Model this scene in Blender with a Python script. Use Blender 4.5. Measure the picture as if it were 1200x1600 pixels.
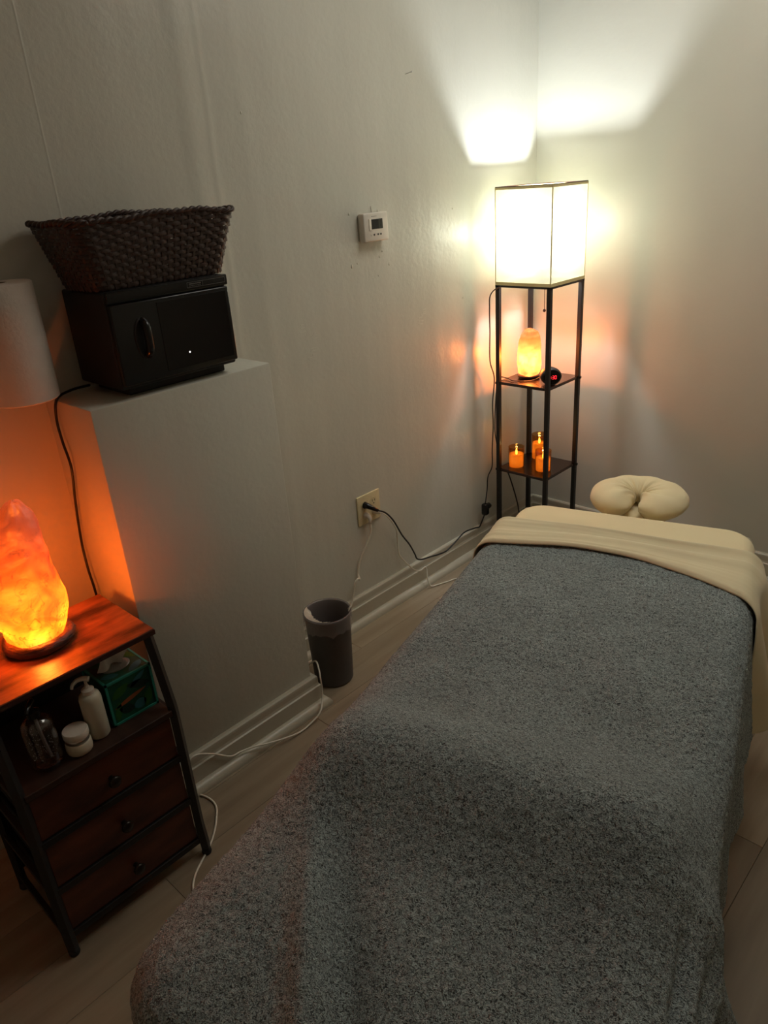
import bpy, bmesh, math, random
import numpy as np
from mathutils import Matrix, Vector, noise
random.seed(7); rng = np.random.default_rng(7)
sc = bpy.context.scene
for o in list(bpy.data.objects): bpy.data.objects.remove(o)
col = sc.collection
PI = math.pi

# ------------------------------------------------------------ camera, exposure, light levels
cam = bpy.data.cameras.new('camera'); camo = bpy.data.objects.new('camera', cam); col.objects.link(camo)
cam.sensor_fit = 'VERTICAL'; cam.sensor_height = 24; cam.lens = 1160.55*24/1600
cam.clip_start = .02
R = ((0.729, -0.235, 0.643), (0.681, 0.341, -0.648), (-0.067, 0.910, 0.408))
vx = Vector((R[0][0], R[1][0], R[2][0])).normalized()
vy = Vector((R[0][1], R[1][1], R[2][1])); vy = (vy-vx*vx.dot(vy)).normalized(); vz = vx.cross(vy)
camo.matrix_world = Matrix(((vx.x, vy.x, vz.x, 1.796), (vx.y, vy.y, vz.y, -2.822), (vx.z, vy.z, vz.z, 1.535), (0, 0, 0, 1)))
sc.camera = camo
sc.view_settings.view_transform = 'Standard'; sc.view_settings.look = 'None'
sc.view_settings.gamma = 1; sc.view_settings.exposure = 0.25
try: sc.view_settings.use_curve_mapping = False
except Exception: pass
w = bpy.data.worlds.new('world'); sc.world = w; w.use_nodes = True
w.node_tree.nodes['Background'].inputs[0].default_value = (.6, .62, .65, 1)
w.node_tree.nodes['Background'].inputs[1].default_value = 0.0
BULB_W = 23.5           # tall shelf lamp
BIG_SALT_W = 7.5
SMALL_SALT_W = 12.0
FILL_W = 8.0          # added fill panel under the ceiling, out of the frame, to brighten the walls

# ------------------------------------------------------------ helpers
def lin(c):
    return tuple((x/12.92 if x <= .04045 else ((x+.055)/1.055)**2.4) for x in [v/255 for v in c])
def mat(name, rgb, rough=.5, metal=0, rgb2=None, nscale=20, bump=0, bscale=200, spec=.5, stretch=(1, 1, 1), detail=4, coat=0, sheen=0, contrast=.5):
    m = bpy.data.materials.new(name); m.use_nodes = True
    N = m.node_tree; b = N.nodes['Principled BSDF']
    b.inputs['Base Color'].default_value = (*rgb, 1); b.inputs['Roughness'].default_value = rough
    b.inputs['Metallic'].default_value = metal; b.inputs['Specular IOR Level'].default_value = spec
    b.inputs['Coat Weight'].default_value = coat
    if sheen: b.inputs['Sheen Weight'].default_value = sheen
    tc = N.nodes.new('ShaderNodeTexCoord'); mp = N.nodes.new('ShaderNodeMapping'); mp.inputs['Scale'].default_value = stretch
    N.links.new(tc.outputs['Object'], mp.inputs[0])
    if rgb2 is None: rgb2 = tuple(v*.86 for v in rgb)
    nz = N.nodes.new('ShaderNodeTexNoise'); nz.inputs['Scale'].default_value = nscale; nz.inputs['Detail'].default_value = detail
    N.links.new(mp.outputs[0], nz.inputs['Vector'])
    cr = N.nodes.new('ShaderNodeValToRGB')
    cr.color_ramp.elements[0].position = .5-contrast/2; cr.color_ramp.elements[0].color = (*rgb2, 1)
    cr.color_ramp.elements[1].position = .5+contrast/2; cr.color_ramp.elements[1].color = (*rgb, 1)
    N.links.new(nz.outputs[0], cr.inputs[0]); N.links.new(cr.outputs[0], b.inputs['Base Color'])
    if bump:
        n2 = N.nodes.new('ShaderNodeTexNoise'); n2.inputs['Scale'].default_value = bscale; n2.inputs['Detail'].default_value = 3
        N.links.new(mp.outputs[0], n2.inputs['Vector'])
        bp = N.nodes.new('ShaderNodeBump'); bp.inputs['Strength'].default_value = 1; bp.inputs['Distance'].default_value = bump
        N.links.new(n2.outputs[0], bp.inputs['Height']); N.links.new(bp.outputs[0], b.inputs['Normal'])
    return m
def emis(name, rgb, s):
    m = bpy.data.materials.new(name); m.use_nodes = True; N = m.node_tree
    N.nodes.remove(N.nodes['Principled BSDF']); e = N.nodes.new('ShaderNodeEmission')
    e.inputs[0].default_value = (*rgb, 1); e.inputs[1].default_value = s
    N.links.new(e.outputs[0], N.nodes['Material Output'].inputs[0]); return m
def tag(o, label=None, cat=None, group=None, kind=None):
    if label: o['label'] = label
    if cat: o['category'] = cat
    if group: o['group'] = group
    if kind: o['kind'] = kind
    return o
def link(name, me, m, parent=None, smooth=False, loc=None):
    if m is not None and not me.materials: me.materials.append(m)
    if smooth:
        for p in me.polygons: p.use_smooth = True
    o = bpy.data.objects.new(name, me); col.objects.link(o)
    if parent: o.parent = parent
    if loc: o.location = loc
    return o
def obj(name, bm, m, parent=None, smooth=False, loc=None, auto=None):
    bmesh.ops.recalc_face_normals(bm, faces=bm.faces)
    me = bpy.data.meshes.new(name); bm.to_mesh(me); bm.free()
    o = link(name, me, m, parent, smooth, loc)
    if auto:
        for p in me.polygons: p.use_smooth = True
        try: me.set_sharp_from_angle(angle=math.radians(auto))
        except Exception: pass
    return o
def thing(name, label, cat, loc=(0, 0, 0), rz=0, group=None):
    o = bpy.data.objects.new(name, None); col.objects.link(o); o.empty_display_size = .05
    o.location = loc; o.rotation_euler = (0, 0, rz); return tag(o, label, cat, group)
def box(bm, a, b, bev=0, seg=2, mx=None):
    a = Vector(a); b = Vector(b)
    r = bmesh.ops.create_cube(bm, size=1, matrix=Matrix.Translation((a+b)/2) @ Matrix.Diagonal((*(b-a), 1)))
    vs = r['verts']
    if bev:
        es = list({e for v in vs for e in v.link_edges})
        q = bmesh.ops.bevel(bm, geom=es, offset=bev, segments=seg, affect='EDGES', profile=.5)
        vs = list({v for f in q['faces'] for v in f.verts} | {v for v in vs if v.is_valid})
    if mx is not None: bmesh.ops.transform(bm, matrix=mx, verts=[v for v in vs if v.is_valid])
    return bm
def bx(a, b, bev=0, seg=2, mx=None): return box(bmesh.new(), a, b, bev, seg, mx)
def lathe(bm, prof, seg=32, c=(0, 0, 0), close=True, sx=1, sy=1, mx=None):
    rings = []; new = []
    for r, z in prof:
        if r < 1e-6: v = bm.verts.new((c[0], c[1], c[2]+z)); rings.append([v]); new.append(v)
        else:
            g = [bm.verts.new((c[0]+sx*r*math.cos(2*PI*i/seg), c[1]+sy*r*math.sin(2*PI*i/seg), c[2]+z)) for i in range(seg)]
            rings.append(g); new += g
    for A, B in zip(rings, rings[1:]):
        for i in range(seg):
            j = (i+1) % seg
            if len(A) == 1 and len(B) == 1: break
            if len(A) == 1: bm.faces.new((A[0], B[i], B[j]))
            elif len(B) == 1: bm.faces.new((A[i], A[j], B[0]))
            else: bm.faces.new((A[i], A[j], B[j], B[i]))
    if mx is not None: bmesh.ops.transform(bm, matrix=mx, verts=new)
    return bm
def crom(pts, n=8):
    P = [Vector(p) for p in pts]; P = [P[0]*2-P[1]]+P+[P[-1]*2-P[-2]]; out = []
    for i in range(1, len(P)-2):
        for k in range(n):
            t = k/n; a, b, c, d = P[i-1], P[i], P[i+1], P[i+2]
            out.append(.5*((2*b)+(c-a)*t+(2*a-5*b+4*c-d)*t*t+(3*b-a-3*c+d)*t**3))
    out.append(P[-2]); return out
def tube(bm, pts, r, seg=8, n=8, raw=False, flat=1):
    P = [Vector(p) for p in pts] if raw else crom(pts, n)
    up = Vector((0, 0, 1)); prev = None; T0 = (P[1]-P[0]).normalized()
    X = T0.cross(up) if abs(T0.z) < .9 else T0.cross(Vector((1, 0, 0))); X.normalize()
    for i, p in enumerate(P):
        T = (P[min(i+1, len(P)-1)]-P[max(i-1, 0)]).normalized()
        X = (X-T*X.dot(T)).normalized(); Y = T.cross(X)
        rr = r(i/(len(P)-1)) if callable(r) else r
        g = [bm.verts.new(p+X*math.cos(2*PI*k/seg)*rr*flat+Y*math.sin(2*PI*k/seg)*rr) for k in range(seg)]
        if prev:
            for k in range(seg): bm.faces.new((prev[k], prev[(k+1) % seg], g[(k+1) % seg], g[k]))
        else: bm.faces.new(g[::-1])
        prev = g
    bm.faces.new(prev); return bm
def cord(name, pts, r, m, label, cat='cord', parent=None, n=8):
    o = obj(name, tube(bmesh.new(), pts, r, 8, n), m, parent, True)
    if label and not parent: tag(o, label, cat)
    return o
def grid_mesh(name, V, nu, nv):
    idx = np.arange(nu*nv).reshape(nu, nv)
    F = np.stack([idx[:-1, :-1], idx[1:, :-1], idx[1:, 1:], idx[:-1, 1:]], -1).reshape(-1, 4)
    me = bpy.data.meshes.new(name)
    me.vertices.add(len(V)); me.vertices.foreach_set('co', np.ascontiguousarray(V, dtype=np.float32).ravel())
    me.loops.add(F.size); me.loops.foreach_set('vertex_index', F.astype(np.int32).ravel())
    me.polygons.add(len(F)); me.polygons.foreach_set('loop_start', np.arange(0, F.size, 4, dtype=np.int32))
    me.update(calc_edges=True); me.validate(); return me
def vnoise(x, y, seed=0):          # smooth 2-D value noise, -1..1
    rs = np.random.default_rng(seed).random((256, 256))*2-1
    xi = np.floor(x).astype(int); yi = np.floor(y).astype(int); fx = x-xi; fy = y-yi
    fx = fx*fx*(3-2*fx); fy = fy*fy*(3-2*fy); g = lambda i, j: rs[i % 256, j % 256]
    return (g(xi, yi)*(1-fx)+g(xi+1, yi)*fx)*(1-fy)+(g(xi, yi+1)*(1-fx)+g(xi+1, yi+1)*fx)*fy

# ------------------------------------------------------------ materials
def wall_mat(seams=True):
    m = mat('wall_paint', lin((206, 205, 192)), .34, rgb2=lin((200, 199, 186)), nscale=2.5, spec=.5)
    N = m.node_tree; b = N.nodes['Principled BSDF']; L = N.links.new
    geo = N.nodes.new('ShaderNodeNewGeometry'); sep = N.nodes.new('ShaderNodeSeparateXYZ'); L(geo.outputs['Position'], sep.inputs[0])
    def math_(op, a, b_=None, c=None):
        n = N.nodes.new('ShaderNodeMath'); n.operation = op
        for i, v in enumerate((a, b_, c)):
            if v is None: continue
            if isinstance(v, (int, float)): n.inputs[i].default_value = v
            else: L(v, n.inputs[i])
        return n.outputs[0]
    def nz(scale, stretch, det=2):
        mp = N.nodes.new('ShaderNodeMapping'); mp.inputs['Scale'].default_value = stretch; L(geo.outputs['Position'], mp.inputs[0])
        n = N.nodes.new('ShaderNodeTexNoise'); n.inputs['Scale'].default_value = scale; n.inputs['Detail'].default_value = det
        L(mp.outputs[0], n.inputs['Vector']); return n.outputs[0]
    h = math_('MULTIPLY', nz(1, (5, 5, .5)), .006)               # slow vertical plaster waves
    h = math_('MULTIPLY_ADD', nz(60, (1, 1, 1), 3), .0007, h)     # roller stipple
    h = math_('MULTIPLY_ADD', nz(9, (1, 1, 1), 1), .0012, h)
    wob = math_('MULTIPLY', nz(3, (0, 0, 1)), .035)
    for y0, wd, amp in () if not seams else ((-1.545, .010, .0008), (-1.60, .035, .003), (-1.99, .0025, .00035), (-1.43, .03, .0015)):
        d = math_('SUBTRACT', math_('ADD', sep.outputs[1], wob if wd < .02 and y0 > -1.9 else 0.0), y0+(.0175 if wd < .02 and y0 > -1.9 else 0))
        g = math_('EXPONENT', math_('MULTIPLY', math_('MULTIPLY', d, d), -1/(wd*wd)))
        h = math_('MULTIPLY_ADD', g, amp, h)
    bp = N.nodes.new('ShaderNodeBump'); bp.inputs['Distance'].default_value = 1; bp.inputs['Strength'].default_value = 1
    L(h, bp.inputs['Height']); L(bp.outputs[0], b.inputs['Normal'])
    return m
WALL = wall_mat(); WALL2 = wall_mat(False); WALL2.name = 'ledge_paint'
CEIL = mat('ceiling_paint', (.75, .75, .73), .9)
TRIM = mat('baseboard_paint', lin((196, 190, 172)), .35, rgb2=lin((186, 180, 160)), nscale=6, bump=.0004, bscale=60)
def plank_mat():
    m = mat('laminate', lin((168, 152, 128)), .42, rgb2=lin((134, 118, 96)), nscale=3.2, stretch=(9, .7, 1), detail=7, contrast=.55, bump=.0004, bscale=90)
    N = m.node_tree; b = N.nodes['Principled BSDF']; oi = N.nodes.new('ShaderNodeObjectInfo')
    hs = N.nodes.new('ShaderNodeHueSaturation'); src = b.inputs['Base Color'].links[0].from_socket
    N.links.new(src, hs.inputs['Color']); mr = N.nodes.new('ShaderNodeMapRange')
    mr.inputs['To Min'].default_value = .86; mr.inputs['To Max'].default_value = 1.12
    N.links.new(oi.outputs['Random'], mr.inputs[0]); N.links.new(mr.outputs[0], hs.inputs['Value']); N.links.new(hs.outputs[0], b.inputs['Base Color'])
    mp = [n for n in N.nodes if n.type == 'MAPPING'][0]; cx = N.nodes.new('ShaderNodeCombineXYZ')
    ml = N.nodes.new('ShaderNodeMath'); ml.operation = 'MULTIPLY'; ml.inputs[1].default_value = 37
    N.links.new(oi.outputs['Random'], ml.inputs[0]); N.links.new(ml.outputs[0], cx.inputs[1]); N.links.new(cx.outputs[0], mp.inputs['Location'])
    return m
PLANK = plank_mat()
BLACKMETAL = mat('black_metal', (.012, .011, .010), .45, rgb2=(.008, .007, .007))
BLACKPLASTIC = mat('black_plastic', (.008, .008, .008), .22, rgb2=(.006, .006, .006), spec=.4)
MATTEBLACK = mat('matte_black', (.010, .010, .010), .6, rgb2=(.007, .007, .007), bump=.0002, bscale=300)
GLOSS = mat('black_door_glass', (.004, .003, .003), .12, rgb2=(.004, .003, .003), spec=.35)
BLKCORD = mat('black_cord', (.008, .008, .009), .4)
WHTCORD = mat('white_cord', lin((236, 230, 212)), .4)
IVORY = mat('ivory_plastic', lin((226, 213, 170)), .35)
WHITEPL = mat('white_plastic', lin((222, 214, 200)), .4)
DARK = mat('dark_slot', (.02, .015, .01), .6)
WARMW = mat('rustic_wood_top', lin((158, 92, 50)), .36, rgb2=lin((58, 26, 13)), nscale=7, stretch=(3.2, .8, 1), detail=10, bump=.0005, bscale=80, contrast=.32)
DRAWW = mat('rustic_wood_front', lin((104, 54, 34)), .45, rgb2=lin((52, 24, 15)), nscale=6, stretch=(1, 1, 3.5), detail=10, bump=.0004, bscale=60, contrast=.4)
SHELFW = mat('dark_shelf_board', lin((64, 42, 32)), .45, rgb2=lin((44, 27, 20)), nscale=6, stretch=(1, 6, 1), detail=6)
LAMPSHELF = mat('black_brown_shelf', lin((44, 24, 18)), .25, rgb2=lin((30, 16, 12)), nscale=6, stretch=(1, 6, 1))
SHEET = mat('cream_sheet', lin((242, 226, 184)), .85, rgb2=lin((237, 220, 178)), nscale=3, bump=.0003, bscale=500, sheen=.2)
SHEET2 = mat('cream_top_sheet', lin((232, 219, 182)), .85, rgb2=lin((225, 211, 173)), nscale=3, bump=.0003, bscale=500, sheen=.2)
PAPER = mat('paper_towel', lin((226, 216, 206)), .9, rgb2=lin((220, 208, 198)), nscale=30, bump=.0012, bscale=130)
CARD = mat('cardboard', lin((120, 95, 70)), .9)
BIN = mat('grey_bin_plastic', lin((84, 80, 78)), .55, rgb2=lin((78, 74, 72)), bump=.0002)
STEEL = mat('satin_steel', (.55, .53, .5), .3, metal=1)

# ------------------------------------------------------------ the room
XR, YF, ZC = 2.75, -3.75, 2.5
def struct(name, bm, m, **k): o = obj(name, bm, m, **k); o['kind'] = 'structure'; return o
floor = struct('floor', bx((-.1, YF-.1, -.12), (XR+.1, .1, -.012)), mat('floor_underlay', (.05, .04, .03), .9))
pw, pl = .152, 1.22
var = [bx((0, 0, -.0115), (pw-.0006, pl-.0008, 0), .0008, 1)]
pm = bpy.data.meshes.new('plank'); bmesh.ops.recalc_face_normals(var[0], faces=var[0].faces); var[0].to_mesh(pm); pm.materials.append(PLANK)
offs = [0, .43, .86, .22, .66, 1.02, .34, .78, .1]
i = 0; x = -.02
while x < XR+.02:
    y = -4.35+offs[i % 9]-1.22+.6
    while y < .02:
        if y+pl > YF:
            y0 = max(y, YF); y1 = min(y+pl, 0.0)
            if y1-y0 > .03:
                o = bpy.data.objects.new('plank', pm); col.objects.link(o); o.parent = floor
                o.location = (x, y0, 0); o.scale = (1, (y1-y0)/pl, 1)
        y += pl
    x += pw; i += 1
struct('wall_left', bx((-.12, YF, 0), (0, 0, ZC)), WALL)
struct('wall_back', bx((-.12, 0, 0), (XR+.12, .12, ZC)), WALL)
struct('wall_right', bx((XR, YF, 0), (XR+.12, 0, ZC)), WALL)
struct('wall_front', bx((-.12, YF-.12, 0), (XR+.12, YF, ZC)), WALL)
struct('ceiling', bx((-.12, YF-.12, ZC), (XR+.12, .12, ZC+.1)), CEIL)
BX0, BY0, BY1, BZ = .232, -2.133, -1.629, 1.115
struct('wall_boxout', bx((-.001, BY0, 0), (BX0, BY1, BZ), .004, 2), WALL2, auto=40)
# baseboards: a profile swept along a plan polyline (wall on the left-hand side of travel)
prof = [(0, .113), (.009, .113), (.0135, .109), (.0145, .103), (.0145, .086), (.0165, .079), (.0205, .076), (.0205, 0), (0, 0)]
qr = [(.0205, .026)]+[(.0205+.023*math.sin(a*PI/12), .004+.022*math.cos(a*PI/12)) for a in range(7)]+[(.0435, 0), (.0205, 0)]
def sweep(bm, path, pr):
    P = [Vector((*p, 0)) for p in path]; prev = None; n = len(P)
    for i in range(n):
        d1 = (P[i]-P[i-1]).normalized() if i else None; d2 = (P[i+1]-P[i]).normalized() if i < n-1 else None
        n1 = Vector((d1.y, -d1.x, 0)) if d1 else None; n2 = Vector((d2.y, -d2.x, 0)) if d2 else None
        if n1 is None: k = n2
        elif n2 is None: k = n1
        else: k = (n1+n2); k = k/(k.dot(n1))
        g = [bm.verts.new((P[i].x+k.x*a, P[i].y+k.y*a, z)) for a, z in pr]
        if prev:
            for j in range(len(g)): bm.faces.new((prev[j], prev[(j+1) % len(g)], g[(j+1) % len(g)], g[j]))
        else: bm.faces.new(g)
        prev = g
    bm.faces.new(prev[::-1]); return bm
for nm, path in (('baseboard_left', [(0, BY1+.0436), (0, 0.0)]), ('baseboard_back', [(.0436, 0), (XR, 0)]),
                 ('baseboard_boxout', [(0, BY0-.0001), (BX0, BY0), (BX0, BY1), (0, BY1)]), ('baseboard_front', [(XR, YF), (0, YF)]), ('baseboard_right', [(XR, 0-.05), (XR, YF+.05)])):
    if nm == 'baseboard_boxout': path = [(BX0, BY0+.002), (BX0, BY1), (0.0, BY1)]
    if nm == 'baseboard_back': path = [(0.0, 0), (XR, 0)]
    o = struct(nm, sweep(bmesh.new(), path, prof), TRIM)
    obj('quarter_round', sweep(bmesh.new(), path, qr), TRIM, o, auto=30)
o = struct('baseboard_chimney', sweep(bmesh.new(), [(0, YF), (0, BY0)], prof), TRIM); o.name = 'baseboard_left'
# paint flecks and scuffs on the left wall: little raised crumbs of filler
bm = bmesh.new()
for y, z, s in [(-1.071, 1.441, .0035), (-.94, 1.441, .004), (-1.076, 1.284, .004), (-1.05, 1.29, .003), (-.945, 1.30, .003), (-.90, 1.27, .003), (-.93, 1.315, .003), (-.91, 1.42, .003), (-.955, 1.24, .0025), (-1.44, 1.72, .003), (-.55, 1.42, .0025), (-.5, 1.1, .0025)]:
    bmesh.ops.create_icosphere(bm, subdivisions=1, radius=s, matrix=Matrix.Translation((.0005, y, z)) @ Matrix.Diagonal((.5, 1, random.uniform(1.1, 2.2), 1)))
fl = obj('paint_flecks', bm, mat('filler', lin((215, 212, 195)), .6), bpy.data.objects['wall_left']); fl['kind'] = 'stuff'
bm = bmesh.new()
for y, z in [(-1.272, 1.055), (-1.262, 1.085), (-1.285, 1.04), (-.741, 1.071), (-.73, 1.085), (-.75, 1.055), (-1.31, 1.12)]:
    for k in range(3):
        a = random.uniform(-.02, .02); b_ = random.uniform(.006, .016)
        box(bm, (0, y-b_, z+a), (.0006, y+b_, z+a+.0022), 0, mx=None)
sf = obj('filler_scuffs', bm, mat('scuff', lin((218, 217, 204)), .5), bpy.data.objects['wall_left']); sf['kind'] = 'stuff'
t = thing('wall_nail', 'small bare nail stuck in the wall high up between thermostat and tall lamp', 'nail', (0, -.771, 1.832))
obj('shank', tube(bmesh.new(), [(-.004, 0, 0), (.012, .001, .002), (.026, .002, .004)], .0011, 8), STEEL, t, True)
obj('head', tube(bmesh.new(), [(.025, .002, .004), (.0265, .002, .0042)], .0028, 10, 1), STEEL, t, True)
# ------------------------------------------------------------ thermostat
t = thing('thermostat', 'white rectangular thermostat with small grey screen on the left wall', 'thermostat', (0, -.982, 1.395))
obj('wall_plate', bx((0, -.052, -.040), (.007, .052, .040), .002), WHITEPL, t)
obj('body', bx((.006, -.056, -.043), (.031, .056, .043), .004, 3), WHITEPL, t, auto=40)
s_ = obj('screen', bx((.030, -.022, -.006), (.0318, .030, .024), .0008), mat('lcd_grey', lin((70, 72, 66)), .2), t)
obj('display_mask', bx((.0317, -.021, -.005), (.0323, .010, .023)), mat('lcd_dark', lin((40, 42, 40)), .2), s_)
for k in range(2): obj('segment', bx((.0317, .019, .001+.011*k), (.0323, .024, .009+.011*k)), DARK, s_)
obj('flap', bx((.030, -.034, -.008), (.0335, -.024, .026), .001), mat('bright_white_plastic', lin((240, 232, 215)), .4), t)
for k, y in enumerate((-.024, -.012, .006, .019)):
    bm = bmesh.new(); lathe(bm, [(0, 0), (.0032, 0), (.003, .0014), (0, .0016)], 12, mx=Matrix.Translation((.0305, y, -.0225)) @ Matrix.Rotation(PI/2, 4, 'Y')); obj('button', bm, DARK if k else WHITEPL, t)
bm = bmesh.new()
for k in range(7): box(bm, (.0305, -.020+k*.0036, .0315), (.0312, -.0180+k*.0036, .0335))
mk = obj('maker_mark', bm, mat('grey_print', lin((120, 112, 104)), .6), t)
obj('paint_drip', tube(bmesh.new(), [(.0, 0.012, .062), (.003, .011, .05), (.003, .012, .042)], .0014, 8), WHITEPL, t, True)
# ------------------------------------------------------------ outlet
t = thing('wall_outlet', 'square ivory double outlet plate low on the left wall', 'outlet', (0, -1.093, .442))
obj('cover_plate', bx((0, -.058, -.057), (.006, .058, .057), .0025, 3), IVORY, t, auto=40)
for gy in (-.024, .024):
    for gz in (-.0195, .0195):
        bm = bmesh.new(); lathe(bm, [(0, 0), (.0165, 0), (.0165, .0015), (0, .002)], 24, mx=Matrix.Translation((.0055, gy, gz)) @ Matrix.Rotation(PI/2, 4, 'Y'))
        so = obj('socket', bm, IVORY, t)
        bm = bmesh.new(); box(bm, (.007, gy-.0075, gz-.001), (.0080, gy-.0055, gz+.008)); box(bm, (.007, gy+.0055, gz-.001), (.0080, gy+.0075, gz+.007))
        lathe(bm, [(0, 0), (.0024, 0), (.0024, .0008), (0, .0008)], 12, mx=Matrix.Translation((.0072, gy, gz-.008)) @ Matrix.Rotation(PI/2, 4, 'Y'))
        obj('slot', bm, DARK, so)
    obj('screw', lathe(bmesh.new(), [(0, 0), (.003, 0), (.002, .0015), (0, .0015)], 12, mx=Matrix.Translation((.006, gy, 0)) @ Matrix.Rotation(PI/2, 4, 'Y')), IVORY, t)

# ------------------------------------------------------------ cords
# floor-lamp cord: plug in the upper left socket, round the wall, up through a rotary switch to the lamp
t = thing('power_cord', 'black cord with inline switch running from outlet to tall shelf lamp', 'cord', (0, 0, 0))
obj('cable', tube(bmesh.new(), [(.045, -1.095, .443), (.06, -1.065, .425), (.065, -1.03, .38), (.055, -.98, .30), (.045, -.93, .235), (.035, -.892, .175), (.033, -.878, .147), (.034, -.85, .132),
    (.034, -.80, .122), (.034, -.745, .110), (.033, -.69, .104), (.03, -.62, .121), (.026, -.56, .135), (.028, -.49, .128), (.03, -.46, .122), (.032, -.445, .140), (.034, -.425, .17)], .0032, 8), BLKCORD, t, True)
obj('cable', tube(bmesh.new(), [(.034, -.42, .215), (.034, -.405, .28), (.036, -.40, .34), (.04, -.375, .38), (.045, -.38, .46), (.04, -.365, .56), (.045, -.375, .66), (.04, -.355, .76), (.046, -.392, .84), (.038, -.38, .95), (.046, -.392, 1.04), (.055, -.395, 1.10), (.09, -.37, 1.128), (.15, -.30, 1.132), (.183, -.26, 1.14)], .0024, 8), BLKCORD, t, True)
sw = obj('inline_switch', bx((.022, -.437, .168), (.05, -.407, .222), .009, 3), BLACKPLASTIC, t, auto=60)
obj('switch_wheel', tube(bmesh.new(), [(.036, -.410, .200), (.036, -.392, .205)], .012, 16, 1), BLACKPLASTIC, sw, True)
pg = obj('plug', tube(bmesh.new(), [(.0095, -1.117, .4615), (.02, -1.115, .461), (.034, -1.106, .453), (.048, -1.09, .44)], lambda u: .0135-.0075*u, 12, 4), BLACKPLASTIC, t, True)
obj('prong', bx((.004, -1.121, .46), (.011, -1.113, .465)), STEEL, pg)
t = thing('power_cord', 'flat white cord hanging from the outlet down behind the wastebasket', 'cord', (0, 0, 0))
obj('cable', tube(bmesh.new(), [(.028, -1.118, .415), (.03, -1.118, .36), (.022, -1.14, .31), (.012, -1.162, .27), (.009, -1.175, .235), (.010, -1.182, .205), (.02, -1.187, .190), (.026, -1.20, .199), (.022, -1.215, .18), (.02, -1.235, .115), (.035, -1.29, .06), (.06, -1.35, .02), (.07, -1.40, .006), (.05, -1.50, .006), (.06, -1.54, .006)], .0042, 8), WHTCORD, t, True)
obj('plug', tube(bmesh.new(), [(.009, -1.117, .4225), (.022, -1.117, .422), (.03, -1.117, .413), (.03, -1.118, .395)], lambda u: .012-.007*u, 12, 4), WHITEPL, t, True)
t = thing('power_cord', 'thin white cord drooping from the outlet along the baseboard to the bed', 'cord', (0, 0, 0))
obj('cable', tube(bmesh.new(), [(.03, -1.068, .425), (.035, -1.03, .39), (.025, -.98, .32), (.012, -.962, .265), (.009, -.958, .215), (.010, -.952, .185), (.024, -.925, .14), (.028, -.89, .10), (.032, -.86, .085), (.034, -.835, .09), (.036, -.828, .078), (.045, -.835, .05), (.052, -.838, .03), (.06, -.83, .008), (.07, -.80, .0045), (.085, -.76, .004), (.12, -.70, .004), (.3, -.66, .004), (.5, -.8, .004)], .0026, 8), WHTCORD, t, True)
obj('plug', tube(bmesh.new(), [(.009, -1.069, .4225), (.022, -1.069, .422), (.03, -1.069, .422), (.034, -1.067, .425)], lambda u: .012-.007*u, 12, 4), WHITEPL, t, True)
cord('power_cord', [(.028, -1.56, .006), (.07, -1.55, .02), (.12, -1.562, .055), (.19, -1.572, .118), (.240, -1.600, .125), (.262, -1.616, .112), (.266, -1.618, .080), (.275, -1.628, .045), (.300, -1.662, .026), (.3005, -1.70, .010), (.302, -1.745, .006), (.300, -1.79, .014), (.288, -1.85, .026), (.272, -1.90, .036), (.262, -1.94, .040), (.260, -1.975, .046), (.259, -2.03, .093), (.258, -2.09, .122), (.25, -2.15, .06), (.22, -2.185, .006)], .0026, WHTCORD,
     'thin white cord looping over the baseboard in front of the boxed-out wall')
cord('power_cord', [(.20, -2.09-.07, .0035), (.27, -2.10, .0035), (.333, -2.09, .0035), (.384, -2.12, .0035), (.43, -2.165, .0035), (.46, -2.21, .0035), (.492, -2.26, .0035), (.535, -2.29, .0035), (.62, -2.30, .0035), (.8, -2.27, .0035)], .0028, WHTCORD,
     'white cord curling over the floor between the small dresser and the bed')
cord('power_cord', [(.055, -2.04, 1.129), (.06, -2.09, 1.129), (.085, -2.138, 1.122), (.075, -2.146, 1.075), (.076, -2.146, 1.02), (.088, -2.146, .955), (.06, -2.146, .86), (.034, -2.146, .745), (.041, -2.150, .67), (.05, -2.150, .60), (.05, -2.150, .45), (.04, -2.155, .2), (.04, -2.16, .02)], .0032, BLKCORD,
     'black cord running from the towel warmer down behind the wooden dresser')

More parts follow.
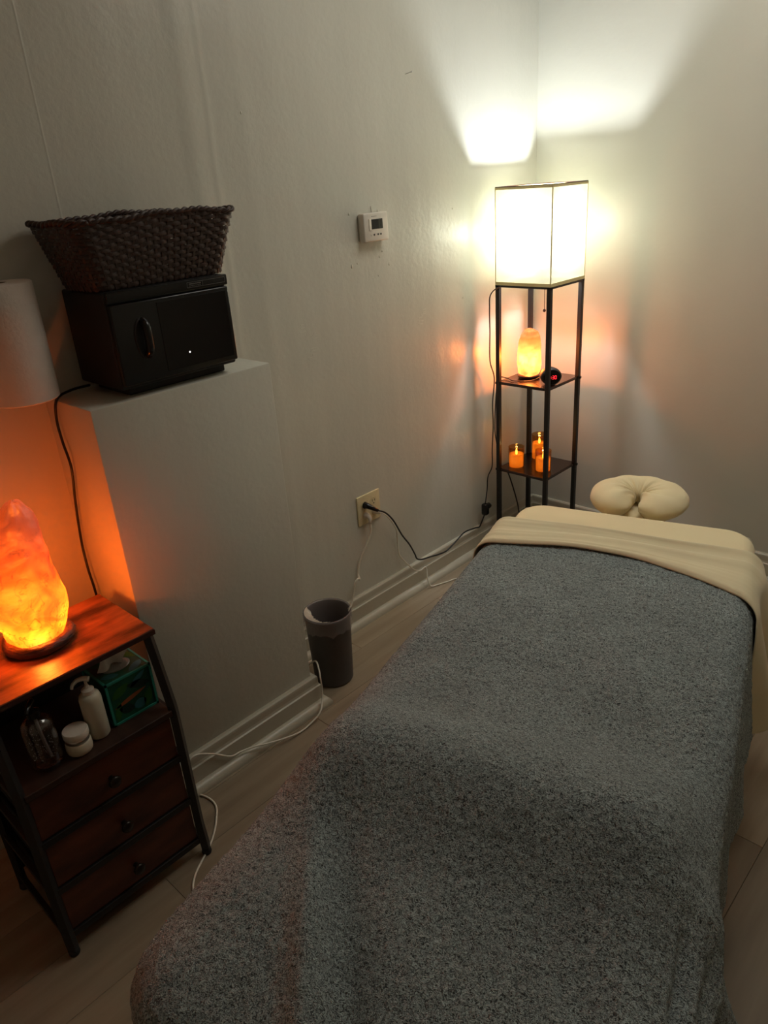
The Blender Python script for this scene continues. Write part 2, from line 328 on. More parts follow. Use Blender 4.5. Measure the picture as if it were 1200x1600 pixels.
# ------------------------------------------------------------ shelf floor lamp
LX, LY, LW = .0615, -.375, .245
ZS = (.377, .753, 1.132); ZT = 1.478
t = thing('shelf_floor_lamp', 'tall black shelf lamp with square cream shade standing in the room corner', 'floor lamp', (LX, LY, 0))
def shade_mat():
    m = bpy.data.materials.new('shade_fabric'); m.use_nodes = True; N = m.node_tree; N.nodes.remove(N.nodes['Principled BSDF'])
    out = N.nodes['Material Output']; L = N.links.new
    tc = N.nodes.new('ShaderNodeTexCoord'); wv = N.nodes.new('ShaderNodeTexNoise'); wv.inputs['Scale'].default_value = 60
    mp = N.nodes.new('ShaderNodeMapping'); mp.inputs['Scale'].default_value = (3, 3, .4); L(tc.outputs['Object'], mp.inputs[0]); L(mp.outputs[0], wv.inputs['Vector'])
    cr = N.nodes.new('ShaderNodeValToRGB'); cr.color_ramp.elements[0].color = (.14, .134, .092, 1); cr.color_ramp.elements[1].color = (.162, .158, .112, 1); L(wv.outputs[0], cr.inputs[0])
    tr = N.nodes.new('ShaderNodeBsdfTranslucent'); L(cr.outputs[0], tr.inputs[0])
    di = N.nodes.new('ShaderNodeBsdfDiffuse'); di.inputs[0].default_value = (.6, .58, .5, 1)
    rf = N.nodes.new('ShaderNodeBsdfRefraction'); rf.inputs['Color'].default_value = (.95, .95, .82, 1); rf.inputs['Roughness'].default_value = .45; rf.inputs['IOR'].default_value = 1.02
    tp = N.nodes.new('ShaderNodeBsdfTransparent'); tp.inputs[0].default_value = (1, .99, .76, 1)
    def mix(f, a, b):
        x = N.nodes.new('ShaderNodeMixShader'); x.inputs[0].default_value = f; L(a.outputs[0], x.inputs[1]); L(b.outputs[0], x.inputs[2]); return x
    a = mix(.25, tr, di); a = mix(.03, a, rf); a = mix(.065, a, tp); L(a.outputs[0], out.inputs[0]); return m
SHADE = shade_mat()
CREAMT = mat('shade_trim', lin((232, 215, 160)), .7)
BROWNT = mat('frame_brown', lin((60, 32, 20)), .5)
for i in (0, 1):
    for j in (0, 1):
        x0 = i*(LW-.017); y0 = j*(LW-.017)
        obj('leg', bx((x0, y0, 0), (x0+.017, y0+.017, ZS[2]), .0015), BLACKMETAL, t)
for z in (.03,)+ZS[:2]:
    sh = obj('shelf', bx((.004, .004, z-.012), (LW-.004, LW-.004, z), .0015), LAMPSHELF, t)
    for (px, py) in ((-.006, .0085), (LW, LW-.0085)):
        obj('peg', bx((px, py-.005, z-.012), (px+.006, py+.005, z-.002), .001), BLACKMETAL, sh)
bm = bmesh.new()
for a, b in (((0, 0), (LW, .012)), ((0, LW-.012), (LW, LW)), ((0, .012), (.012, LW-.012)), ((LW-.012, .012), (LW, LW-.012))): box(bm, (*a, ZS[2]-.008), (*b, ZS[2]))
box(bm, (0.012, LW/2-.008, ZS[2]-.007), (LW-.012, LW/2+.008, ZS[2]-.001))
obj('top_frame', bm, BLACKMETAL, t)
th = .0012; shd = bpy.data.objects.new('shade', None)
bm = bmesh.new(); e = .001; q = [(e, e), (LW-e, e), (LW-e, LW-e), (e, LW-e)]
lo = [bm.verts.new((*p, ZS[2]+.004)) for p in q]; hi = [bm.verts.new((*p, ZT-.004)) for p in q]
for k in range(4): bm.faces.new((lo[k], lo[(k+1) % 4], hi[(k+1) % 4], hi[k]))
shade = obj('shade', bm, SHADE, t)
for z0, z1, mm, nm, g in ((ZS[2], ZS[2]+.012, CREAMT, 'bottom_trim', 0), (ZT-.010, ZT-.002, CREAMT, 'top_trim', 0), (ZT-.002, ZT+.001, BROWNT, 'top_wire', -.001)):
    bm = bmesh.new(); w_ = .004
    for a, b in (((-g, -g), (LW+g, w_)), ((-g, LW-w_), (LW+g, LW+g)), ((-g, w_), (w_, LW-w_)), ((LW-w_, w_), (LW+g, LW-w_))): box(bm, (*a, z0), (*b, z1))
    obj(nm, bm, mm, shade)
for (px, py) in ((0, 0), (LW-.004, 0), (LW-.004, LW-.004), (0, LW-.004)): obj('corner_piping', bx((px, py, ZS[2]+.012), (px+.004, py+.004, ZT-.010), .001), CREAMT, shade)
obj('socket', lathe(bmesh.new(), [(0, -.002), (.02, -.002), (.02, .045), (.016, .05), (0, .05)], 20, (LW/2, LW/2, ZS[2])), BLACKPLASTIC, t, True)
bulb = obj('bulb', lathe(bmesh.new(), [(0, .05), (.013, .05), (.014, .07), (.022, .09), (.029, .11), (.030, .125), (.026, .142), (.014, .154), (0, .157)], 24, (LW/2, LW/2, ZS[2])), emis('bulb_glow', (1, .97, .9), 40), t, True)
bulb.visible_shadow = True
obj('pull_chain', tube(bmesh.new(), [(LW*.62, LW*.45, ZS[2]-.006), (LW*.62, LW*.45, ZS[2]-.10)], .0012, 6, 6), mat('chain', lin((90, 70, 45)), .4, metal=.6), t, True)
obj('pull_bead', lathe(bmesh.new(), [(0, -.007), (.005, -.004), (.006, 0), (.004, .005), (0, .007)], 12, (LW*.62, LW*.45, ZS[2]-.105)), BROWNT, t, True)
ld = bpy.data.lights.new('bulb_light', 'POINT'); ld.energy = BULB_W; ld.color = (.90, .95, 1); ld.shadow_soft_size = .03
lo_ = bpy.data.objects.new('bulb_light', ld); col.objects.link(lo_); lo_.parent = t; lo_.location = (LW/2, LW/2, ZS[2]+.175)
# loose cable ends at the foot of the lamp
cord('power_cord', [(.07, -.32, .37), (.085, -.30, .30), (.12, -.30, .20), (.16, -.33, .12), (.13, -.26, .16), (.10, -.30, .06), (.16, -.22, .10), (.25, -.24, .10), (.28, -.30, .03)], .003, BLKCORD,
     'black cord tangled between the legs of the corner lamp below its shelves')

# ------------------------------------------------------------ salt lamps
def salt_mat(name, c1, c2, ctr, tint, tmix, ztop, topd):
    m = bpy.data.materials.new(name); m.use_nodes = True; N = m.node_tree; N.nodes.remove(N.nodes['Principled BSDF']); L = N.links.new
    tc = N.nodes.new('ShaderNodeTexCoord'); nz = N.nodes.new('ShaderNodeTexNoise'); nz.inputs['Scale'].default_value = 14; nz.inputs['Detail'].default_value = 8; nz.inputs['Distortion'].default_value = 1.2
    L(tc.outputs['Object'], nz.inputs['Vector'])
    cr = N.nodes.new('ShaderNodeValToRGB'); cr.color_ramp.elements[0].position = .36; cr.color_ramp.elements[1].position = .62
    cr.color_ramp.elements[0].color = (*c1, 1); cr.color_ramp.elements[1].color = (*c2, 1); L(nz.outputs[0], cr.inputs[0])
    n2 = N.nodes.new('ShaderNodeTexNoise'); n2.inputs['Scale'].default_value = 9; n2.inputs['Detail'].default_value = 10; n2.inputs['Distortion'].default_value = 2.5; L(tc.outputs['Object'], n2.inputs['Vector'])
    c2r = N.nodes.new('ShaderNodeValToRGB'); E = c2r.color_ramp.elements; E[0].position = .485; E[0].color = (1, 1, 1, 1); E[1].position = .515; E[1].color = (1, 1, 1, 1)
    k = E.new(.50); k.color = (.22, .12, .08, 1); L(n2.outputs[0], c2r.inputs[0])
    mu = N.nodes.new('ShaderNodeMixRGB'); mu.blend_type = 'MULTIPLY'; mu.inputs[0].default_value = .9; L(cr.outputs[0], mu.inputs[1]); L(c2r.outputs[0], mu.inputs[2])
    tr = N.nodes.new('ShaderNodeBsdfTranslucent'); L(mu.outputs[0], tr.inputs[0])
    di = N.nodes.new('ShaderNodeBsdfPrincipled'); di.inputs['Base Color'].default_value = (.62, .38, .30, 1); di.inputs['Roughness'].default_value = .35
    tp = N.nodes.new('ShaderNodeBsdfTransparent'); tp.inputs[0].default_value = (*tint, 1)
    def mix(f, a, b):
        x = N.nodes.new('ShaderNodeMixShader'); x.inputs[0].default_value = f; L(a.outputs[0], x.inputs[1]); L(b.outputs[0], x.inputs[2]); return x
    bp = N.nodes.new('ShaderNodeBump'); bp.inputs['Distance'].default_value = .004; L(nz.outputs[0], bp.inputs['Height']); L(bp.outputs[0], di.inputs['Normal']); L(bp.outputs[0], tr.inputs['Normal'])
    a = mix(.22, tr, di)
    sp = N.nodes.new('ShaderNodeSeparateXYZ'); L(tc.outputs['Object'], sp.inputs[0]); mr = N.nodes.new('ShaderNodeMapRange'); mr.inputs['From Min'].default_value = ztop*.5; mr.inputs['From Max'].default_value = ztop; mr.inputs['To Min'].default_value = .22; mr.inputs['To Max'].default_value = topd; L(sp.outputs[2], mr.inputs[0]); L(mr.outputs[0], a.inputs[0])   # solid crown lets less through; the glow's fade upward is set in this mix
    a = mix(tmix, a, tp); L(a.outputs[0], N.nodes['Material Output'].inputs[0]); return m
def rock(name, prof, m, parent, seed, asp=1, rough=1., lean=None, seg=56, sub=6):
    P = []
    for k in range(len(prof)-1):
        for s in range(sub):
            u = s/sub; P.append(tuple(a*(1-u)+b*u for a, b in zip(prof[k], prof[k+1])))
    P.append(prof[-1]); bm = bmesh.new(); rings = []
    H = prof[-1][1]
    for r, z, ox, oy in P:
        if r < 1e-5: rings.append([bm.verts.new((ox, oy, z))]); continue
        g = []
        for i in range(seg):
            a = 2*PI*i/seg; d = Vector((math.cos(a)*.06, math.sin(a)*.06, z))
            n1 = noise.noise(d*14+Vector((seed, 0, 0))); n2 = noise.noise(d*38+Vector((0, seed, 0))); n3 = abs(noise.noise(d*22+Vector((0, 0, seed))))
            rr = r*(1+rough*(.12*n1+.045*n2-.13*n3)) if z > 0 else r
            g.append(bm.verts.new((ox+rr*math.cos(a), oy+rr*math.sin(a)*asp, z+(.006*n2 if 0 < z else 0))))
        rings.append(g)
    for A, B in zip(rings, rings[1:]):
        for i in range(seg):
            j = (i+1) % seg
            if len(B) == 1: bm.faces.new((A[i], A[j], B[0]))
            else: bm.faces.new((A[i], A[j], B[j], B[i]))
    return obj(name, bm, m, parent, True)
SALT_A = salt_mat('salt_rock_orange', (.17, .014, .001), (.36, .055, .003), None, (1, .30, .06), .20, .32, .85)
SALT_B = salt_mat('salt_rock_peach', (.050, .014, .004), (.072, .030, .010), None, (1, .30, .075), .20, .2, .4)
t = thing('large_salt_lamp', 'large glowing orange salt lamp on the small dresser', 'salt lamp', (.25, -2.372, .652))
wb = mat('lamp_wood_base', lin((120, 76, 50)), .5, rgb2=lin((20, 11, 8)), nscale=16, stretch=(1, 1, 4), detail=8, bump=.003, bscale=60, contrast=.3)
bm = lathe(bmesh.new(), [(0, 0), (.064, 0), (.073, .004), (.076, .012), (.073, .021), (.064, .025), (0, .025)], 72)
for v in bm.verts:
    r0 = math.hypot(v.co.x, v.co.y)
    if r0 > .05:
        a_ = math.atan2(v.co.y, v.co.x); k = 1+.045*noise.noise(Vector((math.cos(a_)*3, math.sin(a_)*3, v.co.z*40)))+.03*noise.noise(Vector((math.cos(a_)*11, math.sin(a_)*11, v.co.z*90))); v.co.x *= k; v.co.y *= k
obj('wood_base', bm, wb, t, True)
rock('salt_rock', [(.062, .022, 0, 0), (.070, .045, 0, .001), (.086, .10, 0, -.010), (.090, .15, 0, -.011), (.083, .19, 0, -.006), (.068, .23, 0, .002), (.054, .27, 0, .014), (.038, .30, 0, .022), (.016, .325, 0, .026), (0, .33, 0, .026)], SALT_A, t, 3.3, 1, 1.05)
def plamp(parent, loc, e, c, s=.012):
    d = bpy.data.lights.new('lamp_bulb_light', 'POINT'); d.energy = e; d.color = c; d.shadow_soft_size = s
    o = bpy.data.objects.new('lamp_bulb_light', d); col.objects.link(o); o.parent = parent; o.location = loc
plamp(t, (0, -.002, .075), BIG_SALT_W, (1, .66, .34), .02)
t = thing('small_salt_lamp', 'small glowing peach salt lamp on the upper shelf of the corner lamp', 'salt lamp', (.145, -.262, ZS[1]))
obj('wood_base', lathe(bmesh.new(), [(0, 0), (.036, 0), (.044, .006), (.045, .013), (.036, .016), (0, .016)], 40), mat('dark_wood_base', lin((48, 20, 12)), .35), t, True)
rock('salt_rock', [(.034, .013, 0, 0), (.045, .024, 0, 0), (.050, .06, .001, 0), (.048, .10, .001, 0), (.046, .14, .002, 0), (.040, .17, .004, 0), (.028, .19, .006, .002), (.013, .198, .007, .003), (0, .20, .007, .003)], SALT_B, t, 8.1, .95, .6)
plamp(t, (0, 0, .075), SMALL_SALT_W, (1, .78, .5), .015)

# ------------------------------------------------------------ alarm clock
t = thing('alarm_clock', 'round black alarm clock with red digits beside the small salt lamp', 'clock', (.277, -.311, ZS[1]), math.radians(46))
RX = Matrix.Rotation(PI/2, 4, 'X'); SX = Matrix.Scale(1.18, 4, (1, 0, 0))
bm = lathe(bmesh.new(), [(0, -.048), (.012, -.047), (.024, -.040), (.032, -.024), (.0345, 0), (.0335, .014), (.029, .020), (0, .020)], 48, mx=Matrix.Translation((0, 0, .034)) @ RX @ SX)
for v in bm.verts:
    if v.co.z < .0015: v.co.z = .0015
obj('body', bm, MATTEBLACK, t, auto=50)
fp = obj('face_panel', lathe(bmesh.new(), [(0, .0202), (.0275, .0202), (.0275, .0212), (.026, .0218), (0, .0218)], 48, mx=Matrix.Translation((0, 0, .034)) @ RX @ SX), GLOSS, t, auto=50)
RED = emis('red_led', (1, .02, .03), 3.2)
def seg7(bm, ch, cx, cz, w_=.0065, h=.013, y=-.0222):
    S = {'1': 'bc', '3': 'abgcd', '0': 'abcdef', ':': ''}[ch]; k = .0011
    R7 = {'a': (-w_/2, h/2, w_/2, h/2), 'g': (-w_/2, 0, w_/2, 0), 'd': (-w_/2, -h/2, w_/2, -h/2), 'b': (w_/2, 0, w_/2, h/2), 'c': (w_/2, -h/2, w_/2, 0), 'f': (-w_/2, 0, -w_/2, h/2), 'e': (-w_/2, -h/2, -w_/2, 0)}
    for c in S:
        x0, z0, x1, z1 = R7[c]; hor = abs(x1-x0) > 1e-6
        box(bm, (cx+x0+(k*.6 if hor else -k/2), y, cz+z0+(-k/2 if hor else k*.5)), (cx+x1-(k*.6 if hor else -k/2), y+.0006, cz+z1+(k/2 if hor else -k*.5)))
    if ch == ':':
        for dz in (-.0025, .0025): box(bm, (cx-.0007, y, cz+dz-.0007), (cx+.0007, y+.0006, cz+dz+.0007))
for ch, cx in (('1', -.0100), (':', -.0035), ('3', .0035), ('0', .0135)):
    bm = bmesh.new(); seg7(bm, ch, cx, .033); obj('digit' if ch != ':' else 'colon', bm, RED, fp)
cord('power_cord', [(.225, -.30, ZS[1]+.02), (.19, -.31, ZS[1]+.004), (.16, -.335, ZS[1]+.004), (.12, -.345, ZS[1]+.004), (.09, -.33, ZS[1]+.006), (.05, -.33, ZS[1]+.005), (.045, -.345, ZS[1]-.03), (.045, -.36, .55), (.05, -.35, .45), (.048, -.345, .30)], .0022, BLKCORD,
     'thin black cord behind the alarm clock trailing over the upper shelf edge')

# ------------------------------------------------------------ candles in amber glasses
def glass(name, tint, refl=.10, rough=.03):
    m = bpy.data.materials.new(name); m.use_nodes = True; N = m.node_tree; N.nodes.remove(N.nodes['Principled BSDF']); L = N.links.new
    tp = N.nodes.new('ShaderNodeBsdfTransparent'); tp.inputs[0].default_value = (*tint, 1)
    gl = N.nodes.new('ShaderNodeBsdfGlossy'); gl.inputs['Roughness'].default_value = rough
    lw0 = N.nodes.new('ShaderNodeLayerWeight'); lw0.inputs[0].default_value = .5; lw = N.nodes.new('ShaderNodeMath'); lw.operation = 'POWER'; lw.inputs[1].default_value = 3.5; L(lw0.outputs['Facing'], lw.inputs[0]); lw2 = N.nodes.new('ShaderNodeMath'); lw2.operation = 'MULTIPLY_ADD'; lw2.inputs[1].default_value = .5; lw2.inputs[2].default_value = .03+refl*.12; L(lw.outputs[0], lw2.inputs[0]); lw = lw2
    x = N.nodes.new('ShaderNodeMixShader'); L(lw.outputs[0], x.inputs[0]); L(tp.outputs[0], x.inputs[1]); L(gl.outputs[0], x.inputs[2]); L(x.outputs[0], N.nodes['Material Output'].inputs[0]); return m
AMBER = glass('amber_glass', (.86, .66, .42), .25)
def wax_mat():
    m = mat('wax', lin((226, 178, 90)), .5, rgb2=lin((216, 166, 80)), nscale=20)
    N = m.node_tree; b = N.nodes['Principled BSDF']; tr = N.nodes.new('ShaderNodeBsdfTranslucent'); tr.inputs[0].default_value = (.85, .58, .22, 1)
    x = N.nodes.new('ShaderNodeMixShader'); x.inputs[0].default_value = .6; N.links.new(b.outputs[0], x.inputs[1]); N.links.new(tr.outputs[0], x.inputs[2])
    N.links.new(x.outputs[0], N.nodes['Material Output'].inputs[0]); return m
WAX = wax_mat(); FLAME = emis('flame', (1, .52, .10), 9)
def candle(loc, h, label, rz):
    t = thing('flameless_candle', label, 'candle', loc, rz, 'candles on the lower lamp shelf')
    r = .0335; gh = h
    obj('glass_jar', lathe(bmesh.new(), [(0, .001), (r-.003, .001), (r, .005), (r, gh), (r-.0015, gh+.001), (r-.002, gh), (r-.002, .006), (0, .005)], 40), AMBER, t, auto=50)
    wh = gh*.66
    obj('wax', lathe(bmesh.new(), [(0, .006), (r-.004, .006), (r-.004, wh), (r-.007, wh+.001), (r-.012, wh-.004), (0, wh-.006)], 32), WAX, t, True)
    obj('flame', lathe(bmesh.new(), [(0, wh-.006), (.0035, wh-.002), (.0055, wh+.005), (.0045, wh+.012), (.002, wh+.019), (0, wh+.024)], 12, sx=1, sy=.6), FLAME, t, True)
    for zz, en, ss in ((wh+.02, .12, .004), (wh*.62, .055, .016)):
        d = bpy.data.lights.new('flame_light', 'POINT'); d.energy = en; d.color = (1, .60, .19); d.shadow_soft_size = ss
        o = bpy.data.objects.new('flame_light', d); col.objects.link(o); o.parent = t; o.location = (0, 0, zz)
candle((.125, -.318, ZS[0]), .092, 'amber glass candle nearest the left front leg of the lamp shelf', 0)
candle((.150, -.180, ZS[0]), .112, 'tallest amber glass candle at the back of the lamp shelf', 1)
candle((.243, -.298, ZS[0]), .092, 'amber glass candle behind the front leg, right of the other two', 2)

# ------------------------------------------------------------ wastebasket
t = thing('wastebasket', 'round grey plastic wastebasket with liner bag beside the boxed-out wall', 'wastebasket', (.176, -1.487, 0))
obj('bucket', lathe(bmesh.new(), [(0, .001), (.060, .001), (.065, .005), (.075, .245), (.077, .250), (.0775, .258), (.0755, .259), (.0735, .25), (.0635, .01), (0, .008)], 56), BIN, t, auto=40)
LINER = bpy.data.materials.new('liner_film'); LINER.use_nodes = True
N = LINER.node_tree; b = N.nodes['Principled BSDF']; b.inputs['Base Color'].default_value = (.30, .26, .25, 1); b.inputs['Roughness'].default_value = .22; b.inputs['Alpha'].default_value = .55
bm = bmesh.new(); prev = None; sg = 120
for k, (r, z, am) in enumerate([(.0800, .212, .003), (.0795, .23, .0018), (.0795, .25, .0012), (.0798, .2605, .0010), (.0770, .264, .0010), (.0735, .258, .0015), (.071, .24, .0025), (.066, .17, .004), (.06, .06, .004), (.05, .02, .003)]):
    g = []
    for i in range(sg):
        a = 2*PI*i/sg; q = am*(noise.noise(Vector((math.cos(a)*6, math.sin(a)*6, z*8)))+.6*noise.noise(Vector((math.cos(a)*17, math.sin(a)*17, z*10))))
        g.append(bm.verts.new(((r+abs(q)*(1 if k < 5 else -1))*math.cos(a), (r+abs(q)*(1 if k < 5 else -1))*math.sin(a), z+(q*3.2 if k == 0 else 0)+(abs(q)*1.5 if k in (3, 4) else 0))))
    if prev:
        for i in range(sg): bm.faces.new((prev[i], prev[(i+1) % sg], g[(i+1) % sg], g[i]))
    prev = g
obj('liner_bag', bm, LINER, t, True)
def crumple(name, ctr, sx, sy, sz, seed, m, parent, sub=4, amp=.4):
    bm = bmesh.new(); bmesh.ops.create_icosphere(bm, subdivisions=sub, radius=1)
    for v in bm.verts:
        d = v.co.normalized(); k = 1+amp*(abs(noise.noise(d*2.3+Vector((seed, 0, 0))))*1.3-.35)+amp*.3*noise.noise(d*6+Vector((0, seed, 0)))
        v.co = Vector((d.x*sx*k+ctr[0], d.y*sy*k+ctr[1], d.z*sz*k+ctr[2]))
    return obj(name, bm, m, parent, True)
TISSUE = mat('tissue', lin((232, 226, 215)), .9)
# bunched clear film of the liner caught inside the rim
bm = bmesh.new()
NU, NV = 26, 12
vs = []
for i in range(NU):
    a = math.radians(200+125*i/(NU-1)); row = []
    for j in range(NV):
        u = j/(NV-1); f = math.sin(PI*i/(NU-1))**.5
        r = .075-u*.034*f+.003*math.sin(i*1.9)*u; z = .264-.022*u*f+.004*math.sin(i*2.3+j)*u
        row.append(bm.verts.new((r*math.cos(a), r*math.sin(a), z)))
    vs.append(row)
for i in range(NU-1):
    for j in range(NV-1): bm.faces.new((vs[i][j], vs[i+1][j], vs[i+1][j+1], vs[i][j+1]))
obj('bunched_film', bm, mat('white_film', lin((205, 198, 182)), .3, rgb2=lin((170, 162, 150)), nscale=60), t, True)
obj('film_knot', tube(bmesh.new(), [(.05, .052, .262), (.062, .050, .272), (.068, .042, .281), (.072, .030, .272)], lambda u: .004-.002*u, 8), bpy.data.materials['white_film'], t, True)

# ------------------------------------------------------------ towel warmer + basket on the ledge
t = thing('towel_warmer', 'boxy black towel warmer cabinet standing on the boxed-out ledge', 'towel warmer', (.125, -1.885, BZ))
def B(a, b): return (a[0]-.125, a[1]+1.885, a[2]-BZ), (b[0]-.125, b[1]+1.885, b[2]-BZ)
obj('plinth', bx(*B((.045, -2.015, BZ+.0006), (.196, -1.745, 1.139)), .004), MATTEBLACK, t)
obj('body', bx(*B((.028, -2.045, 1.137), (.226, -1.728, 1.352)), .006, 3), MATTEBLACK, t, auto=40)
dr = obj('door', bx(*B((.224, -2.043, 1.147), (.240, -1.731, 1.325)), .004, 3), BLACKPLASTIC, t, auto=40)
obj('door_window', bx(*B((.2395, -1.93, 1.160), (.2412, -1.742, 1.316)), .0006, 1), GLOSS, dr)
hd = obj('handle_recess', lathe(bmesh.new(), [(0, 0), (.026, 0), (.026, .002), (.0235, .003), (.022, .0008), (0, .0008)], 32, mx=Matrix.Translation(B((.240, -1.977, 1.245), (0, 0, 0))[0]) @ Matrix.Rotation(PI/2, 4, 'Y') @ Matrix.Scale(1.75, 4, (1, 0, 0)) @ Matrix.Scale(.8, 4, (0, 1, 0))), MATTEBLACK, dr, auto=40)
obj('handle', tube(bmesh.new(), [Vector(p)-Vector((.125, -1.885, BZ)) for p in ((.238, -1.972, 1.283), (.252, -1.972, 1.272), (.255, -1.972, 1.245), (.252, -1.972, 1.218), (.238, -1.972, 1.207))], .0095, 12, flat=1), BLACKPLASTIC, dr, True)
band = obj('top_band', bx(*B((.224, -2.044, 1.3275), (.239, -1.729, 1.352)), .003, 2), BLACKPLASTIC, t, auto=40)
PRT = mat('grey_label_print', lin((120, 116, 112)), .5)
bm = bmesh.new()      # lozenge outline with two unreadable lines of small print
x0, y0, y1, z0, z1 = .2392, -1.842, -1.737, 1.3345, 1.3465
for a, b_ in (((y0, z0), (y1, z0+.0006)), ((y0, z1-.0006), (y1, z1)), ((y0-.0004, z0), (y0+.0003, z1)), ((y1-.0003, z0), (y1+.0004, z1)), ((-1.800, z0), (-1.7994, z1))):
    q = B((x0-.0005, a[0], a[1]), (x0+.0003, b_[0], b_[1])); box(bm, *q)
for k in range(6):
    q = B((x0-.0005, -1.836+k*.0055, 1.3415), (x0+.0003, -1.832+k*.0055, 1.3435)); box(bm, *q)
    q = B((x0-.0005, -1.836+k*.0055, 1.3375), (x0+.0003, -1.8335+k*.0055, 1.339)); box(bm, *q)
obj('label', bm, PRT, band)
obj('indicator_light', lathe(bmesh.new(), [(0, 0), (.0022, 0), (.0016, .0012), (0, .0014)], 12, mx=Matrix.Translation(B((.2412, -1.866, 1.192), (0, 0, 0))[0]) @ Matrix.Rotation(PI/2, 4, 'Y')), emis('pilot_white', (1, .95, .9), 1.4), t, True)

def rrect(hx, hy, r, n):           # n points on a rounded rectangle outline + outward normals, by arc length
    L = [2*(hy-r), PI*r/2, 2*(hx-r), PI*r/2]*2; tot = sum(L); out = []
    st = [((hx, -(hy-r)), (0, 1), (1, 0)), None, ((hx-r, hy), (-1, 0), (0, 1)), None, ((-hx, hy-r), (0, -1), (-1, 0)), None, ((-(hx-r), -hy), (1, 0), (0, -1)), None]
    cs = [(hx-r, hy-r, 0), (-(hx-r), hy-r, PI/2), (-(hx-r), -(hy-r), PI), (hx-r, -(hy-r), 1.5*PI)]
    for k in range(n):
        s = tot*k/n; i = 0
        while s > L[i]: s -= L[i]; i += 1
        if i % 2 == 0:
            p, d, nn = st[i]; out.append((p[0]+d[0]*s, p[1]+d[1]*s, nn[0], nn[1]))
        else:
            cx, cy, a0 = cs[i//2]; a = a0+s/r; out.append((cx+r*math.cos(a), cy+r*math.sin(a), math.cos(a), math.sin(a)))
    return out
WICK = mat('dark_wicker', lin((66, 44, 34)), .5, rgb2=lin((36, 22, 17)), nscale=70, bump=.0005, bscale=300, contrast=.6)
t = thing('wicker_basket', 'dark brown woven wicker basket on top of the black towel warmer', 'basket', (.135, -1.883, 1.3525), math.radians(0))
NS = 64; HB = .138; SP = 4
def ring(u, n): return rrect(.082+.030*u, .170+.036*u, .035, n)
bm = bmesh.new(); nrow = 16
for k in range(nrow):
    u = (k+.5)/nrow; pts = ring(u, NS*SP); z = .004+HB*u; hh = HB/nrow*.46
    loops = []
    for q, (x, y, nx, ny) in enumerate(pts):
        of = .0019*math.cos(PI*q/SP+(k % 2)*PI); zz = z+.0012*math.sin(q*.37+k)+(.004*u*math.sin(y*17+1.0))
        g = [bm.verts.new((x+nx*(of+d), y+ny*(of+d), zz+e_)) for d, e_ in ((.0008, -hh), (.0016, 0), (.0008, hh), (-.0008, hh), (-.0008, -hh))]
        loops.append(g)
    for q in range(len(loops)):
        A, B_ = loops[q], loops[(q+1) % len(loops)]
        for j in range(5): bm.faces.new((A[j], A[(j+1) % 5], B_[(j+1) % 5], B_[j]))
wv = obj('weave', bm, WICK, t, auto=50); wv['kind'] = 'stuff'
bm = bmesh.new(); b0 = ring(0, NS*SP); b1 = ring(1, NS*SP)
for s_i in range(NS):
    q = s_i*SP; (xa, ya, nx, ny), (xb, yb, _, _) = b0[q], b1[q]; tx, ty = -ny, nx; wd = .0034
    vs = [bm.verts.new((x+tx*s*wd+nx*d, y+ty*s*wd+ny*d, z)) for (x, y, z) in ((xa, ya, .001), (xb, yb, HB+.006)) for s, d in ((-1, -.0008), (1, -.0008), (1, .0010), (-1, .0010))]
    for j in range(4): bm.faces.new((vs[j], vs[(j+1) % 4], vs[4+(j+1) % 4], vs[4+j]))
sk = obj('stakes', bm, WICK, t); sk['kind'] = 'stuff'
bm = bmesh.new(); bs = [bm.verts.new((x*.985, y*.985, .0015)) for x, y, _, _ in ring(0, 80)]; ts = [bm.verts.new((x*.985, y*.985, .006)) for x, y, _, _ in ring(0, 80)]
bm.faces.new(bs[::-1]); bm.faces.new(ts)
for j in range(80): bm.faces.new((bs[j], bs[(j+1) % 80], ts[(j+1) % 80], ts[j]))
obj('base', bm, WICK, t)
for ph in (0, PI):
    P = ring(1.03, 300); pts = []
    for q in range(301):
        x, y, nx, ny = P[q % 300]; a = 2*PI*q/300*30+ph
        pts.append(Vector((x+nx*.0034*math.cos(a), y+ny*.0034*math.cos(a), HB+.007+.0034*math.sin(a)+.004*math.sin(y*17+1.0)+.0015*math.sin(q*.21))))
    obj('rim_strand', tube(bmesh.new(), pts, .0042, 7, raw=True), WICK, t, True)

# ------------------------------------------------------------ paper towel on a wall holder
t = thing('paper_towel_roll', 'white paper towel roll hanging upright on the wall left of the towel warmer', 'paper towel', (.094, -2.206, 1.139))
bm = lathe(bmesh.new(), [(.021, 0), (.066, 0), (.070, .003), (.0708, .08), (.0704, .18), (.0700, .248), (.067, .251), (.045, .2525), (.021, .2515), (.021, 0)], 96)
for v in bm.verts:
    r = math.hypot(v.co.x, v.co.y)
    if r > .06:
        a = math.atan2(v.co.y, v.co.x); k = 1+.006*noise.noise(Vector((math.cos(a)*2, math.sin(a)*2, v.co.z*9))); v.co.x *= k; v.co.y *= k
obj('roll', bm, PAPER, t, auto=50)
obj('core', lathe(bmesh.new(), [(.0208, .001), (.0208, .2505), (.0195, .2505), (.0195, .001), (.0208, .001)], 40), CARD, t, auto=50)
bm = bmesh.new(); pr_ = None
for k in range(12):
    a = -2.2+.02*k; r = .0712+.0006*k
    g = [bm.verts.new((r*math.cos(a), r*math.sin(a), .004)), bm.verts.new((r*math.cos(a), r*math.sin(a), .247))]
    if pr_: bm.faces.new((pr_[0], g[0], g[1], pr_[1]))
    pr_ = g
obj('loose_sheet', bm, PAPER, t, True)
t = thing('paper_towel_holder', 'black metal wall holder whose rod carries the paper towel roll', 'holder', (0, -2.206, 1.139))
